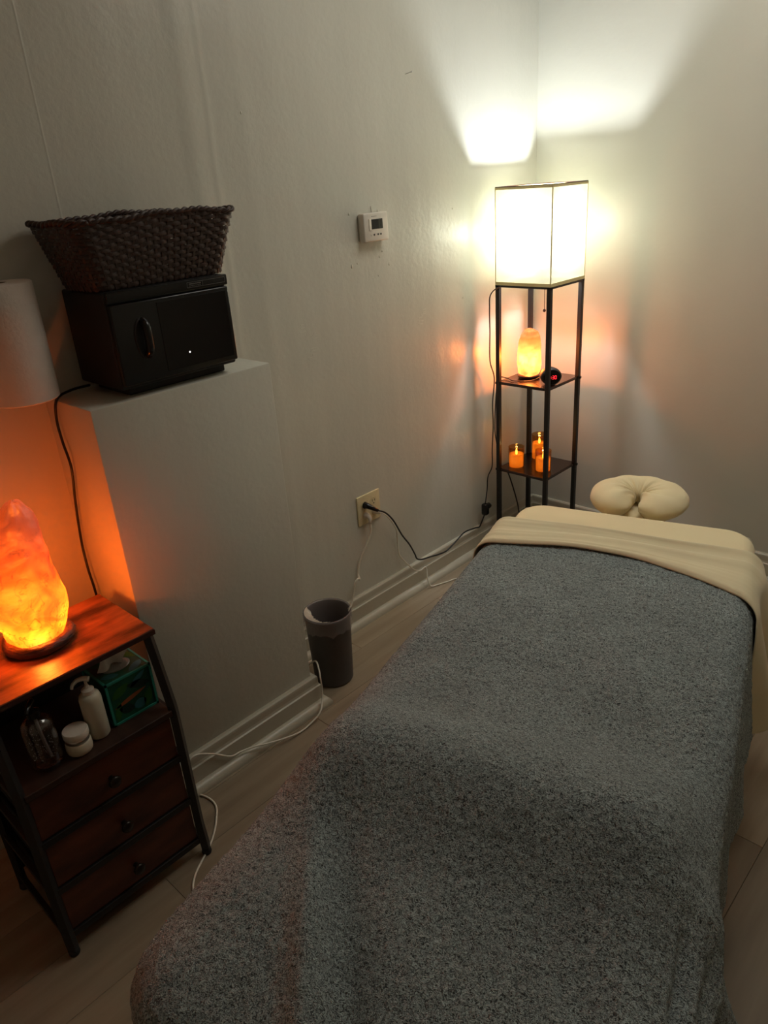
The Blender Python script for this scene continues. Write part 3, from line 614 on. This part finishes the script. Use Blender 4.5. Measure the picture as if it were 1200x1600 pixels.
obj('rod', tube(bmesh.new(), [(.094, 0, -.004), (.094, 0, .249)], .0085, 12, 1), MATTEBLACK, t, True)
obj('arm', bx((.004, -.010, -.012), (.106, .010, -.0035), .002), MATTEBLACK, t)
obj('wall_plate', bx((0, -.022, -.012), (.005, .022, .10), .002), MATTEBLACK, t)

# ------------------------------------------------------------ small dresser
t = thing('small_dresser', 'small three-drawer dresser of rustic brown boards in a black metal frame', 'dresser', (.3, -2.37, 0))
def D(p): return (p[0]-.3, p[1]+2.37, p[2])
YR, YL = -2.197, -2.552
for y in (YR, YL):
    fr = obj('leg', tube(bmesh.new(), [D(p) for p in ((.400, y, .637), (.418, y, .565), (.438, y, .480), (.443, y, .455), (.445, y, .40), (.445, y, .12), (.448, y, .07), (.452, y, .03), (.452, y, .014))], .0125, 4, 3), BLACKMETAL, t)
    obj('foot', lathe(bmesh.new(), [(0, 0), (.011, 0), (.0125, .004), (.011, .016), (0, .018)], 16, D((.452, y, 0))), MATTEBLACK, fr, True)
    bk = obj('leg', tube(bmesh.new(), [D((.172, y, .637)), D((.182, y, .3)), D((.186, y, .014))], .0105, 4, 3), BLACKMETAL, t)
    obj('foot', lathe(bmesh.new(), [(0, 0), (.011, 0), (.0125, .004), (.011, .016), (0, .018)], 16, D((.186, y, 0))), MATTEBLACK, bk, True)
for y in (YR, YL):
    for z in (.44, .31, .175, .045): obj('side_rail', bx(D((.185, y-.006, z-.008)), D((.44, y+.006, z+.004)), .001), BLACKMETAL, t)
    s = 1 if y == YL else -1
    obj('side_rail', bx(D((.165, y-.006, .622)), D((.40, y+.006, .637)), .001), BLACKMETAL, t)
for z in (.315, .180, .048): obj('front_rail', bx(D((.436, YL, z-.010)), D((.449, YR, z+.007)), .001), BLACKMETAL, t)
tp_ = obj('top', bx(D((.157, -2.560, .638)), D((.413, -2.184, .652)), .0015), WARMW, t)
obj('edge_band', bx(D((.4131, -2.560, .6385)), D((.4145, -2.184, .6505)), 0), mat('edge_band_dark', lin((50, 26, 18)), .5), tp_)
obj('shelf_board', bx(D((.185, YL+.007, .440)), D((.452, YR-.007, .455)), .0015), SHELFW, t)
obj('back_panel', bx(D((.172, YL+.012, .050)), D((.178, YR-.012, .622)), 0), MATTEBLACK, t)
FAB = mat('black_fabric', (.010, .009, .009), .95, bump=.0006, bscale=500)
KNOB = mat('knob_bronze', (.035, .028, .022), .3, metal=.7)
for z0, z1 in ((.327, .430), (.192, .300), (.060, .165)):
    d_ = obj('drawer', bx(D((.19, YL+.014, z0)), D((.428, YR-.014, z1)), .004), FAB, t)
    obj('drawer_front', bx(D((.4285, YL+.013, z0-.003)), D((.444, YR-.013, z1+.003)), .0015), DRAWW, d_)
    obj('knob', lathe(bmesh.new(), [(0, 0), (.006, 0), (.005, .010), (.011, .014), (.0145, .020), (.012, .025), (0, .027)], 24, mx=Matrix.Translation(D((.4437, -2.372, (z0+z1)/2-.004))) @ Matrix.Rotation(PI/2, 4, 'Y')), KNOB, d_, True)

# ------------------------------------------------------------ things on the open shelf
ZSH = .4555
t = thing('tissue_box', 'teal cube tissue box printed with green leaves and one orange stripe', 'tissue box', (.345, -2.2625, ZSH), 0)
CUBE = mat('tissue_box_print', lin((14, 88, 62)), .5, rgb2=lin((8, 62, 46)), nscale=25)
TEAL = mat('tissue_box_edge', lin((46, 140, 122)), .5, rgb2=lin((40, 128, 112)))
obj('carton', bx((-.053, -.053, 0), (.053, .053, .111), .0015), CUBE, t)
bm = bmesh.new()
for sx in (-1, 1):
    for sy in (-1, 1): box(bm, (sx*.0535-.0025, sy*.0535-.0025, 0.0002), (sx*.0535+.0025, sy*.0535+.0025, .1115))
for z in (.0025, .1095):
    for s in (-1, 1):
        box(bm, (-.056, s*.0535-.0025, z-.0024), (.056, s*.0535+.0025, z+.0024)); box(bm, (s*.0535-.0025, -.056, z-.0024), (s*.0535+.0025, .056, z+.0024))
obj('border', bm, TEAL, t)
def leaf(name, cy, cz, ln, wd, ang, m, face='x', par=None):
    bm = bmesh.new(); n = 9; A = []; Bq = []
    for i in range(n):
        u = i/(n-1)-.5; h = wd*math.cos(PI*u)**.8 if abs(u) < .5 else 0
        for s, arr in ((1, A), (-1, Bq)):
            yy = u*ln; zz = s*h/2; y = yy*math.cos(ang)-zz*math.sin(ang)+cy; z = yy*math.sin(ang)+zz*math.cos(ang)+cz
            y = max(-.0505, min(.0505, y))
            z = max(.006, min(.1065, z)) if face == 'x' else max(-.0505, min(.0505, z))
            arr.append(bm.verts.new((.0534, y, z) if face == 'x' else (z, y, .1114) if face == 'z' else (y, -.0534, z)))
    for i in range(n-1): bm.faces.new((A[i], A[i+1], Bq[i+1], Bq[i]))
    return obj(name, bm, m, par)
G1 = mat('print_green', lin((40, 92, 30)), .5); G2 = mat('print_blue', lin((44, 108, 118)), .5); OR = mat('print_orange', lin((150, 84, 44)), .5); G3 = mat('print_dark_green', lin((10, 44, 34)), .5)
for a in ((-.025, .078, .05, .022, .5, G1), (.02, .075, .06, .02, -.3, G3), (-.005, .050, .085, .011, .22, OR), (.02, .088, .05, .014, .6, G2), (-.018, .028, .04, .024, -.4, G3), (.014, .024, .034, .026, .2, G2), (.035, .03, .05, .02, 1.2, G1), (-.038, .03, .05, .016, 1.3, G1)):
    leaf('printed_leaf', a[0], a[1], a[2], a[3], a[4], a[5], 'x', t)
for a in ((-.03, .03, .04, .02, .4, G2), (.03, .035, .05, .02, -.5, G2), (.04, -.02, .05, .018, 1.2, G1), (-.04, -.01, .05, .02, 1.4, G3)):
    leaf('printed_leaf', a[0], a[1], a[2], a[3], a[4], a[5], 'z', t)
obj('opening_film', lathe(bmesh.new(), [(0, .1112), (.026, .1112), (.026, .1118), (.02, .1122), (0, .1120)], 32, sy=1.3), mat('film', lin((150, 146, 140)), .2), t, True)
bm = bmesh.new(); NU, NV = 22, 16; vs = []
for i in range(NU):
    row = []; u = i/(NU-1)
    for j in range(NV):
        v = j/(NV-1); wd = .030+.014*math.sin(v*2.2)
        y = -.012+(u-.5)*2*wd*(1-.45*v)+.048*v**1.3+.004*math.sin(v*9+u*4); x = .010*math.sin(u*7+v*2)*(1-.4*v)-.004+.024*v; z = .112+.063*math.sin(min(1, v*1.06)*PI*.56)+.003*math.sin(u*13)*v
        row.append(bm.verts.new((x, y, z)))
    vs.append(row)
for i in range(NU-1):
    for j in range(NV-1): bm.faces.new((vs[i][j], vs[i+1][j], vs[i+1][j+1], vs[i][j+1]))
obj('tissue', bm, TISSUE, t, True)

t = thing('lotion_bottle', 'frosted white pump lotion bottle between the cream jar and tissue box', 'bottle', (.392, -2.351, ZSH), math.radians(20))
FROST = mat('frosted_plastic', lin((206, 200, 180)), .45, rgb2=lin((196, 190, 168))); FROST.node_tree.nodes['Principled BSDF'].inputs['Subsurface Weight'].default_value = .4; FROST.node_tree.nodes['Principled BSDF'].inputs['Subsurface Radius'].default_value = (.02, .02, .015)
obj('bottle', lathe(bmesh.new(), [(0, 0), (.0205, 0), (.0235, .004), (.0235, .098), (.021, .108), (.0125, .113), (0, .113)], 40), FROST, t, True)
pu = obj('pump_collar', lathe(bmesh.new(), [(0, .112), (.0135, .112), (.0135, .122), (.010, .124), (.006, .126), (.0045, .132), (0, .132)], 32), WHITEPL, t, auto=40)
obj('pump_stem', lathe(bmesh.new(), [(0, .130), (.0032, .130), (.0032, .146), (0, .146)], 16), WHITEPL, t, True)
obj('pump_head', tube(bmesh.new(), [(.008, .004, .1475), (-.004, -.002, .1495), (-.012, -.012, .1485), (-.015, -.022, .143), (-.015, -.026, .136)], lambda u: .0062-.0030*u, 12), WHITEPL, t, True)

t = thing('cream_jar', 'small squat white cream jar with silver band in front of lotion bottle', 'jar', (.408, -2.404, ZSH))
obj('jar', lathe(bmesh.new(), [(0, 0), (.022, 0), (.0265, .004), (.0275, .012), (.0268, .026), (.0235, .031), (0, .031)], 40), FROST, t, True)
obj('neck_band', lathe(bmesh.new(), [(.0225, .0305), (.0252, .0305), (.0252, .042), (.0225, .042)], 40), STEEL, t, True)
obj('lid', lathe(bmesh.new(), [(0, .0415), (.0262, .0415), (.0268, .043), (.0268, .054), (.0255, .0565), (0, .0568)], 40), WHITEPL, t, auto=40)

t = thing('clear_pump_bottle', 'clear pump bottle with black top standing at the shelf front', 'bottle', (.395, -2.468, ZSH))
CLEAR = glass('clear_plastic', (.95, .95, .95), .35); CLEAR2 = glass('clear_gel', (.90, .88, .88), .25)
obj('bottle', lathe(bmesh.new(), [(0, .001), (.027, .001), (.0315, .006), (.0325, .02), (.0325, .098), (.030, .112), (.022, .121), (.012, .125), (.012, .128), (.0105, .128), (.0105, .124), (.020, .119), (.028, .110), (.0305, .098), (.0305, .012), (0, .010)], 48), CLEAR, t, auto=50)
obj('gel', lathe(bmesh.new(), [(0, .0115), (.0300, .0115), (.0300, .092), (0, .092)], 40), CLEAR2, t, auto=50)
bm = bmesh.new()
for k in range(120):
    a = random.uniform(0, 2*PI); r = random.uniform(.012, .029); z = random.uniform(.02, .09)
    bmesh.ops.create_icosphere(bm, subdivisions=1, radius=random.uniform(.0004, .0010), matrix=Matrix.Translation((r*math.cos(a), r*math.sin(a), z)))
bb = obj('bubbles', bm, mat('bubble', (.75, .72, .70), .2), t); bb['kind'] = 'stuff'
obj('dip_tube', tube(bmesh.new(), [(0, 0, .126), (.002, .003, .07), (.006, .008, .016)], .0035, 10), mat('tube_plastic', lin((150, 146, 142)), .3), t, True)
obj('pump_collar', lathe(bmesh.new(), [(0, .126), (.0135, .126), (.0135, .14), (.008, .143), (.004, .144), (.004, .156), (0, .156)], 28), BLACKPLASTIC, t, auto=40)
obj('pump_head', tube(bmesh.new(), [(-.006, .006, .158), (.006, -.004, .159), (.016, -.012, .158), (.024, -.018, .153)], lambda u: .0068-.0035*u, 12), BLACKPLASTIC, t, True)
obj('label_print', lathe(bmesh.new(), [(0, .0085), (.024, .0085), (.024, .0092), (0, .0092)], 40), mat('pink_label', lin((214, 150, 130)), .4, rgb2=lin((110, 60, 50)), nscale=90, contrast=.2), t, True)

# ------------------------------------------------------------ massage table and its linen
dS = np.array([.2672, -.9636]); nS = np.array([.9636, .2672])      # along the table (head->foot), across it
TC = .645; SH, SF = 1.085, 2.85; ZTB = .570; HW = .333
def ST(s, t_): return (dS[0]*s+nS[0]*t_, dS[1]*s+nS[1]*t_)
ang = math.atan2(nS[1], nS[0]); ox, oy = ST((SH+SF)/2, TC)
t = thing('massage_table', 'padded massage table on wooden legs hidden under cream sheets', 'massage table', (ox, oy, 0), ang)
VINYL = mat('cream_vinyl', lin((200, 186, 158)), .4); WOODL = mat('beech', lin((170, 120, 72)), .4, rgb2=lin((150, 100, 58)), stretch=(1, 1, .1), nscale=30)
hl = (SF-SH)/2-.02
obj('padded_deck', bx((-HW+.004, -hl+.004, ZTB-.072), (HW-.004, hl-.004, ZTB-.006), .02, 3), VINYL, t, auto=40)
obj('deck_rail', bx((-HW+.02, -hl+.02, ZTB-.145), (HW-.02, hl-.02, ZTB-.073), .004), WOODL, t)
for sx in (-1, 1):
    for sy in (-1, 1): obj('leg', bx((sx*(HW-.06)-.02, sy*(hl-.20)-.02, 0), (sx*(HW-.06)+.02, sy*(hl-.20)+.02, ZTB-.145), .003), WOODL, t)
    obj('stretcher', bx((sx*(HW-.06)-.012, -(hl-.20), .14), (sx*(HW-.06)+.012, hl-.20, .18), .003), WOODL, t)

def drape(a, b, hw, s0, s1, rc, re, zt, flare, fold=0.0, seed=1, fold0=None):
    """cloth coords (a across from the table's centre line, b along) -> across, along, height, for a rounded-rectangle table top"""
    ax = np.clip(a, -(hw-rc), hw-rc); bb_ = np.clip(b, s0+rc, s1-rc); vx_ = a-ax; vy_ = b-bb_
    rho = np.hypot(vx_, vy_)+1e-9; nx = vx_/rho; ny = vy_/rho; k = rho-(rc-re); q = re*PI/2
    kk = np.clip(k, 0, q); arc_o = re*np.sin(kk/re); arc_d = re*(1-np.cos(kk/re)); ex = np.clip(k-q, 0, None)
    cf = math.cos(flare); sf_ = math.sin(flare)
    out = np.where(k <= 0, rho, rc-re+arc_o+ex*sf_); drop = np.where(k <= 0, 0, arc_d+ex*cf)
    peri = ax*1.0+bb_*1.0+np.arctan2(ny, nx)*rc
    peri = np.where(np.abs(nx) > .99, bb_, np.where(np.abs(ny) > .99, ax+7, peri))
    w_ = vnoise(peri*7+3, peri*0+seed, seed)+.5*vnoise(peri*15, peri*0+2+seed, seed+1)
    corner = np.clip(np.minimum(np.abs(nx), np.abs(ny))*1.6, 0, 1)
    th_ = np.arctan2(ny, nx)
    out = out+fold*ex/.25*w_+corner*ex*(.10+.16*np.cos(th_*9))
    return ax+nx*out, bb_+ny*out, zt-drop
def world(A, Bv, Z):
    X = dS[0]*Bv+nS[0]*(A+TC); Y = dS[1]*Bv+nS[1]*(A+TC); return np.stack([X, Y, Z], -1).reshape(-1, 3)
def cloth_obj(name, A, Bv, Z, m, solid=0, off=1):
    V = world(A, Bv, Z); c0 = V.mean(0); c0[2] = 0; me = grid_mesh(name, V-c0, *A.shape); o = link(name, me, m, None, True, tuple(c0))
    if solid:
        md = o.modifiers.new('thickness', 'SOLIDIFY'); md.thickness = solid; md.offset = off
    return o
# fitted sheet over the deck
a = np.linspace(-HW-.16, HW+.16, 150); b = np.linspace(SH-.14, SF+.14, 260); Bg, Ag = np.meshgrid(b, a)
A, Bv, Z = drape(Ag, Bg, HW+.004, SH-.004, SF-.030, .085, .034, ZTB, -.05, .002, 3)
Z = Z+.0010*vnoise(Bg*16, Ag*7, 9)*(Z > ZTB-.01)
o = cloth_obj('fitted_sheet', A, Bv, Z, SHEET); tag(o, 'smooth cream fitted sheet stretched over the head end of the massage table', 'sheet')

# sherpa blanket with a bolster-shaped hump near the foot
HUMP = .098
def hump(A, Bv):
    u = (Bv-2.345); prof_ = np.where(u < 0, np.exp(-(u/.155)**2), np.exp(-(u/.125)**2))
    side = 1/(1+np.exp((np.abs(A)-.305)/.018))
    legs = .035*np.exp(-((Bv-2.66)/.22)**2)*side
    return HUMP*prof_*side+legs
BZ0 = ZTB+.010
nb, na = 640, 480
a = np.linspace(-HW-.36, HW+.31, na); b = np.linspace(1.292, SF+.40, nb); Bg, Ag = np.meshgrid(b, a)
def blanket(Ag, Bg):
    A, Bv, Z = drape(Ag, Bg, HW+.020, SH-.5, SF+.012, .13, .050, BZ0+.004, .06, .014, 12)
    top = np.clip(1-(BZ0+.004-Z)/.10, 0, 1)
    Z = Z+hump(A, Bv)*np.clip(top*1.2, 0, 1)
    hm = np.exp(-((Bv-2.36)/.13)**2)
    # side cloth is tucked in below the bolster's right end and hangs in pleats after it
    sideR = np.clip((A-.30)/.06, 0, 1); dz = np.clip(BZ0-Z, 0, .3)
    pl_ = np.sin((Bv-2.40)*34)*np.exp(-((Bv-2.50)/.13)**2)
    A = A+sideR*dz*.16*pl_+sideR*dz*.22*np.exp(-((Bv-2.50)/.10)**2)-sideR*dz*.10*np.exp(-((Bv-2.22)/.09)**2)
    sideL = np.clip((-A-.30)/.06, 0, 1)
    A = A-sideL*dz*.12*np.sin((Bv-2.3)*26)*np.exp(-((Bv-2.6)/.25)**2)
    # soft long creases across the shins and gentle rolls elsewhere
    c1 = .024*np.exp(-((A+.170-.75*(Bv-2.60)*.78)/.028)**2)*np.exp(-((Bv-2.72)/.17)**2)
    c2 = -.021*np.exp(-((A+.115-.75*(Bv-2.60)*.78)/.035)**2)*np.exp(-((Bv-2.72)/.17)**2)
    c3 = .008*np.exp(-((A-.25-.3*(Bv-2.5))/.03)**2)*np.exp(-((Bv-2.62)/.12)**2)
    Z = Z+(c1+c2+c3)*top
    Z = Z+top*(.0035*vnoise(Bg*5+2, Ag*6, 21)+.0022*vnoise(Bg*11+.5*Ag*11, Ag*9, 22))
    e = .012*np.exp(-((Ag-.06-.55*(Bg-1.75))/.05)**2)*np.exp(-((Bg-1.85)/.16)**2)*.35
    return A, Bv, Z+e*top
A, Bv, Z = blanket(Ag, Bg)
V = world(A, Bv, Z).reshape(na, nb, 3)
du = np.gradient(V, axis=1); dv = np.gradient(V, axis=0); nrm = np.cross(dv, du); nrm /= np.linalg.norm(nrm, axis=-1, keepdims=True)+1e-12
nrm *= np.sign(nrm[na//2, nb//3, 2])
on = 1/(1+np.exp(-(Bg-2.47)/.02)); w1_ = .008*vnoise(Bg*14, Bg*0, 61)
plt = -.013*np.exp(-((Ag-(.318+.10*(Bg-2.47)+w1_))/.008)**2)+.007*np.exp(-((Ag-(.338+.08*(Bg-2.47)+w1_))/.010)**2)-.012*np.exp(-((Ag-(.360+w1_))/.009)**2)+.008*np.exp(-((Ag-(.385+w1_))/.011)**2)
sh_ = .006*np.exp(-((Ag-(-.33-.1*(Bg-2.6)))/.012)**2)*(1/(1+np.exp(-(Bg-2.5)/.03)))
bul = .016*np.exp(-((Bg-2.40)/.05)**2)*np.exp(-((Ag-.345)/.05)**2)
V = V+nrm*(plt*on+sh_+bul)[..., None]
wx = Ag+.006*vnoise(Ag*40, Bg*40, 31); wy = Bg+.006*vnoise(Ag*40+9, Bg*40, 32)
f1 = vnoise(wx*150, wy*150, 33)+vnoise(wx*130+50+wy*60, wy*140-wx*60, 34)+.7*vnoise(wx*240, wy*240, 35)
pile = 1/(1+np.exp(-f1*3.2))
edge_in = np.clip((Bg-1.292)/.02, 0, 1)
V = V+nrm*((pile-.5)*.0022+.003)[..., None]*edge_in[..., None]
Vf = V.reshape(-1, 3); c0 = Vf.mean(0); c0[2] = 0
BLK = mat('sherpa_fleece', lin((140, 145, 144)), .95, rgb2=lin((112, 116, 116)), nscale=260, bump=.0012, bscale=700, spec=.15, sheen=.25, contrast=.6)
me = grid_mesh('sherpa_blanket', Vf-c0, na, nb)
at = me.attributes.new('pile', 'FLOAT', 'POINT'); at.data.foreach_set('value', pile.astype(np.float32).ravel())
N = BLK.node_tree; Lk = N.links.new; bsd = N.nodes['Principled BSDF']
tcn = N.nodes.new('ShaderNodeTexCoord'); tf = N.nodes.new('ShaderNodeTexNoise'); tf.inputs['Scale'].default_value = 250; tf.inputs['Detail'].default_value = 2; tf.inputs['Distortion'].default_value = 1.6
Lk(tcn.outputs['Object'], tf.inputs['Vector'])
cr = N.nodes.new('ShaderNodeValToRGB'); cr.color_ramp.elements[0].position = .33; cr.color_ramp.elements[0].color = (*lin((56, 62, 63)), 1); cr.color_ramp.elements[1].position = .60; cr.color_ramp.elements[1].color = (*lin((184, 198, 197)), 1)  # dark low end paints the shaded gaps between tufts into the fleece colour
Lk(tf.outputs[0], cr.inputs[0]); bl = N.nodes.new('ShaderNodeTexNoise'); bl.inputs['Scale'].default_value = 9; bl.inputs['Detail'].default_value = 3; Lk(tcn.outputs['Object'], bl.inputs['Vector'])
mr = N.nodes.new('ShaderNodeMapRange'); mr.inputs['From Min'].default_value = .3; mr.inputs['From Max'].default_value = .7; mr.inputs['To Min'].default_value = .88; mr.inputs['To Max'].default_value = 1.1; Lk(bl.outputs[0], mr.inputs[0])
hs = N.nodes.new('ShaderNodeHueSaturation'); Lk(mr.outputs[0], hs.inputs['Value']); Lk(cr.outputs[0], hs.inputs['Color']); Lk(hs.outputs[0], bsd.inputs['Base Color'])
bp = N.nodes.new('ShaderNodeBump'); bp.inputs['Strength'].default_value = 1; bp.inputs['Distance'].default_value = .006; Lk(tf.outputs[0], bp.inputs['Height']); Lk(bp.outputs[0], bsd.inputs['Normal'])
o = link('sherpa_blanket', me, BLK, None, True, tuple(c0)); tag(o, 'thick grey sherpa blanket spread over the massage table', 'blanket')

# top sheet folded back over the blanket's head edge, hanging down on the right
def foldline(A):       # where the folded band ends, measured along the table, as it sits in the photograph
    xs = np.array([-.75, -.345, -.115, .065, .235, .345, .42, .75]); ys = np.array([1.53, 1.455, 1.398, 1.408, 1.466, 1.53, 1.575, 1.62])
    return np.interp(A, xs, ys)
na2, nb2 = 300, 90
a = np.linspace(-HW-.25, HW+.325, na2); u = np.linspace(-.16, 1, nb2); Ug, Ag = np.meshgrid(u, a)
fl_ = foldline(Ag); fl_ = (fl_+np.roll(fl_, 6, 0)+np.roll(fl_, -6, 0)+np.roll(fl_, 12, 0)+np.roll(fl_, -12, 0))/5; fl_[:14] = foldline(Ag)[:14]; fl_[-14:] = foldline(Ag)[-14:]
tS = 1.279+.003*np.sin(Ag*14)
Bg = np.where(Ug < 0, tS-Ug*.12, tS+Ug*(fl_-tS))
A, Bv, Z = drape(Ag, Bg, HW+.030, SH-.5, SF, .10, .050, BZ0+.020, .10, .010, 41)
up = np.clip(Ug, 0, 1)
roll = np.where(Ug < 0, -.020, -.020+.020*np.clip(Ug/.07, 0, 1)**.5)         # rounded fold at the head side
tail = np.clip((Ug-.93)/.07, 0, 1); roll = roll-.009*tail**2
top = np.clip(1-(BZ0+.02-Z)/.06, 0, 1); Z = Z+roll*top
lon = .0030*np.sin(up*15+Ag*7)*np.exp(-((up-.35)/.35)**2)+.0022*vnoise(up*7, Ag*5, 51)+.0016*vnoise(up*14+Ag*4, Ag*3, 52)+.004*np.exp(-((up-.10)/.05)**2)
Z = Z+lon*top*np.clip(Ug/.05, 0, 1)
hang = np.clip((Ag-HW-.02)/.2, 0, 1)
A = A+hang*(.016+.016*np.cos((Bv-1.54)*38)+.040*np.exp(-((Bv-1.35)/.05)**2)); A = A-hang*.030*np.clip((Ug-.86)/.14, 0, 1)**1.5-(1-top)*(Ug < 0)*.012
Bv = Bv+hang*(.02*up)
o = cloth_obj('top_sheet', A, Bv, Z, SHEET2, .0025); tag(o, 'cream top sheet folded back over the grey blanket and hanging at the right', 'sheet')
o.modifiers['thickness'].offset = 0

# ------------------------------------------------------------ face cradle with gathered cover
hx, hy = ST(.925, .632)
t = thing('face_cradle', 'cream covered horseshoe face cushion at the head end of the massage table', 'headrest', (hx, hy, .50), ang)
bm = bmesh.new(); NA, NT = 120, 40; rings = []
for i in range(NA):
    ph = math.radians(-90+9+(342)*i/(NA-1))          # opening faces the table (-y local)
    R0x, R0y = .083, .076
    endf = min(1, min(i, NA-1-i)/9); endf = math.sin(endf*PI/2)
    tr_ = .067*(.25+.75*endf) if endf < 1 else .067
    cx, cy = R0x*math.cos(ph), R0y*math.sin(ph); nx, ny = math.cos(ph), math.sin(ph)
    g = []
    for j in range(NT):
        b_ = 2*PI*j/NT; inner = max(0, -math.cos(b_)); topq = max(0, math.sin(b_))
        wr = .0060*inner**.6*topq*math.sin(ph*15+b_*1.7)+.0045*inner*math.sin(ph*27+1+b_)+.0025*math.sin(ph*9+b_*2)*topq+.0035*noise.noise(Vector((cx*28, cy*28, b_)))
        rr = tr_+wr
        g.append(bm.verts.new((cx+nx*rr*math.cos(b_), cy+ny*rr*math.cos(b_)*.95, .054+rr*.60*math.sin(b_))))
    rings.append(g)
for P, Q in zip(rings, rings[1:]):
    for j in range(NT): bm.faces.new((P[j], P[(j+1) % NT], Q[(j+1) % NT], Q[j]))
bm.faces.new(rings[0][::-1]); bm.faces.new(rings[-1])
obj('cushion_cover', bm, SHEET, t, True)
obj('gathered_centre', lathe(bmesh.new(), [(0, .018), (.03, .02), (.05, .022), (.075, .014), (.085, .012)], 32), SHEET, t, True)
obj('support_plate', bx((-.09, -.02, -.008), (.09, .11, .010), .004), WOODL, t)
for s in (-1, 1): obj('support_bar', tube(bmesh.new(), [(s*.07, .05, -.008), (s*.07, -.25, -.008)], .008, 10, 1), STEEL, t, True)

# unseen fill panel added on the ceiling to lift the dim walls
t = thing('added_fill_panel', 'wide flat fill panel added on the ceiling to brighten the walls, above the frame', 'fill light', (1.0, -.75, ZC))
obj('fill_housing', bx((-.46, -.46, -.03), (.46, .46, -.001), .004), mat('white_metal', (.7, .7, .68), .4), t)
obj('fill_diffuser', bx((-.44, -.44, -.036), (.44, .44, -.030), .002), mat('fill_opal', (.8, .8, .78), .4), t)
d = bpy.data.lights.new('added_fill_light', 'AREA'); d.shape = 'SQUARE'; d.size = .86; d.energy = FILL_W; d.color = (1, .95, .86)
o = bpy.data.objects.new('added_fill_light', d); col.objects.link(o); o.parent = t; o.location = (0, 0, -.040)
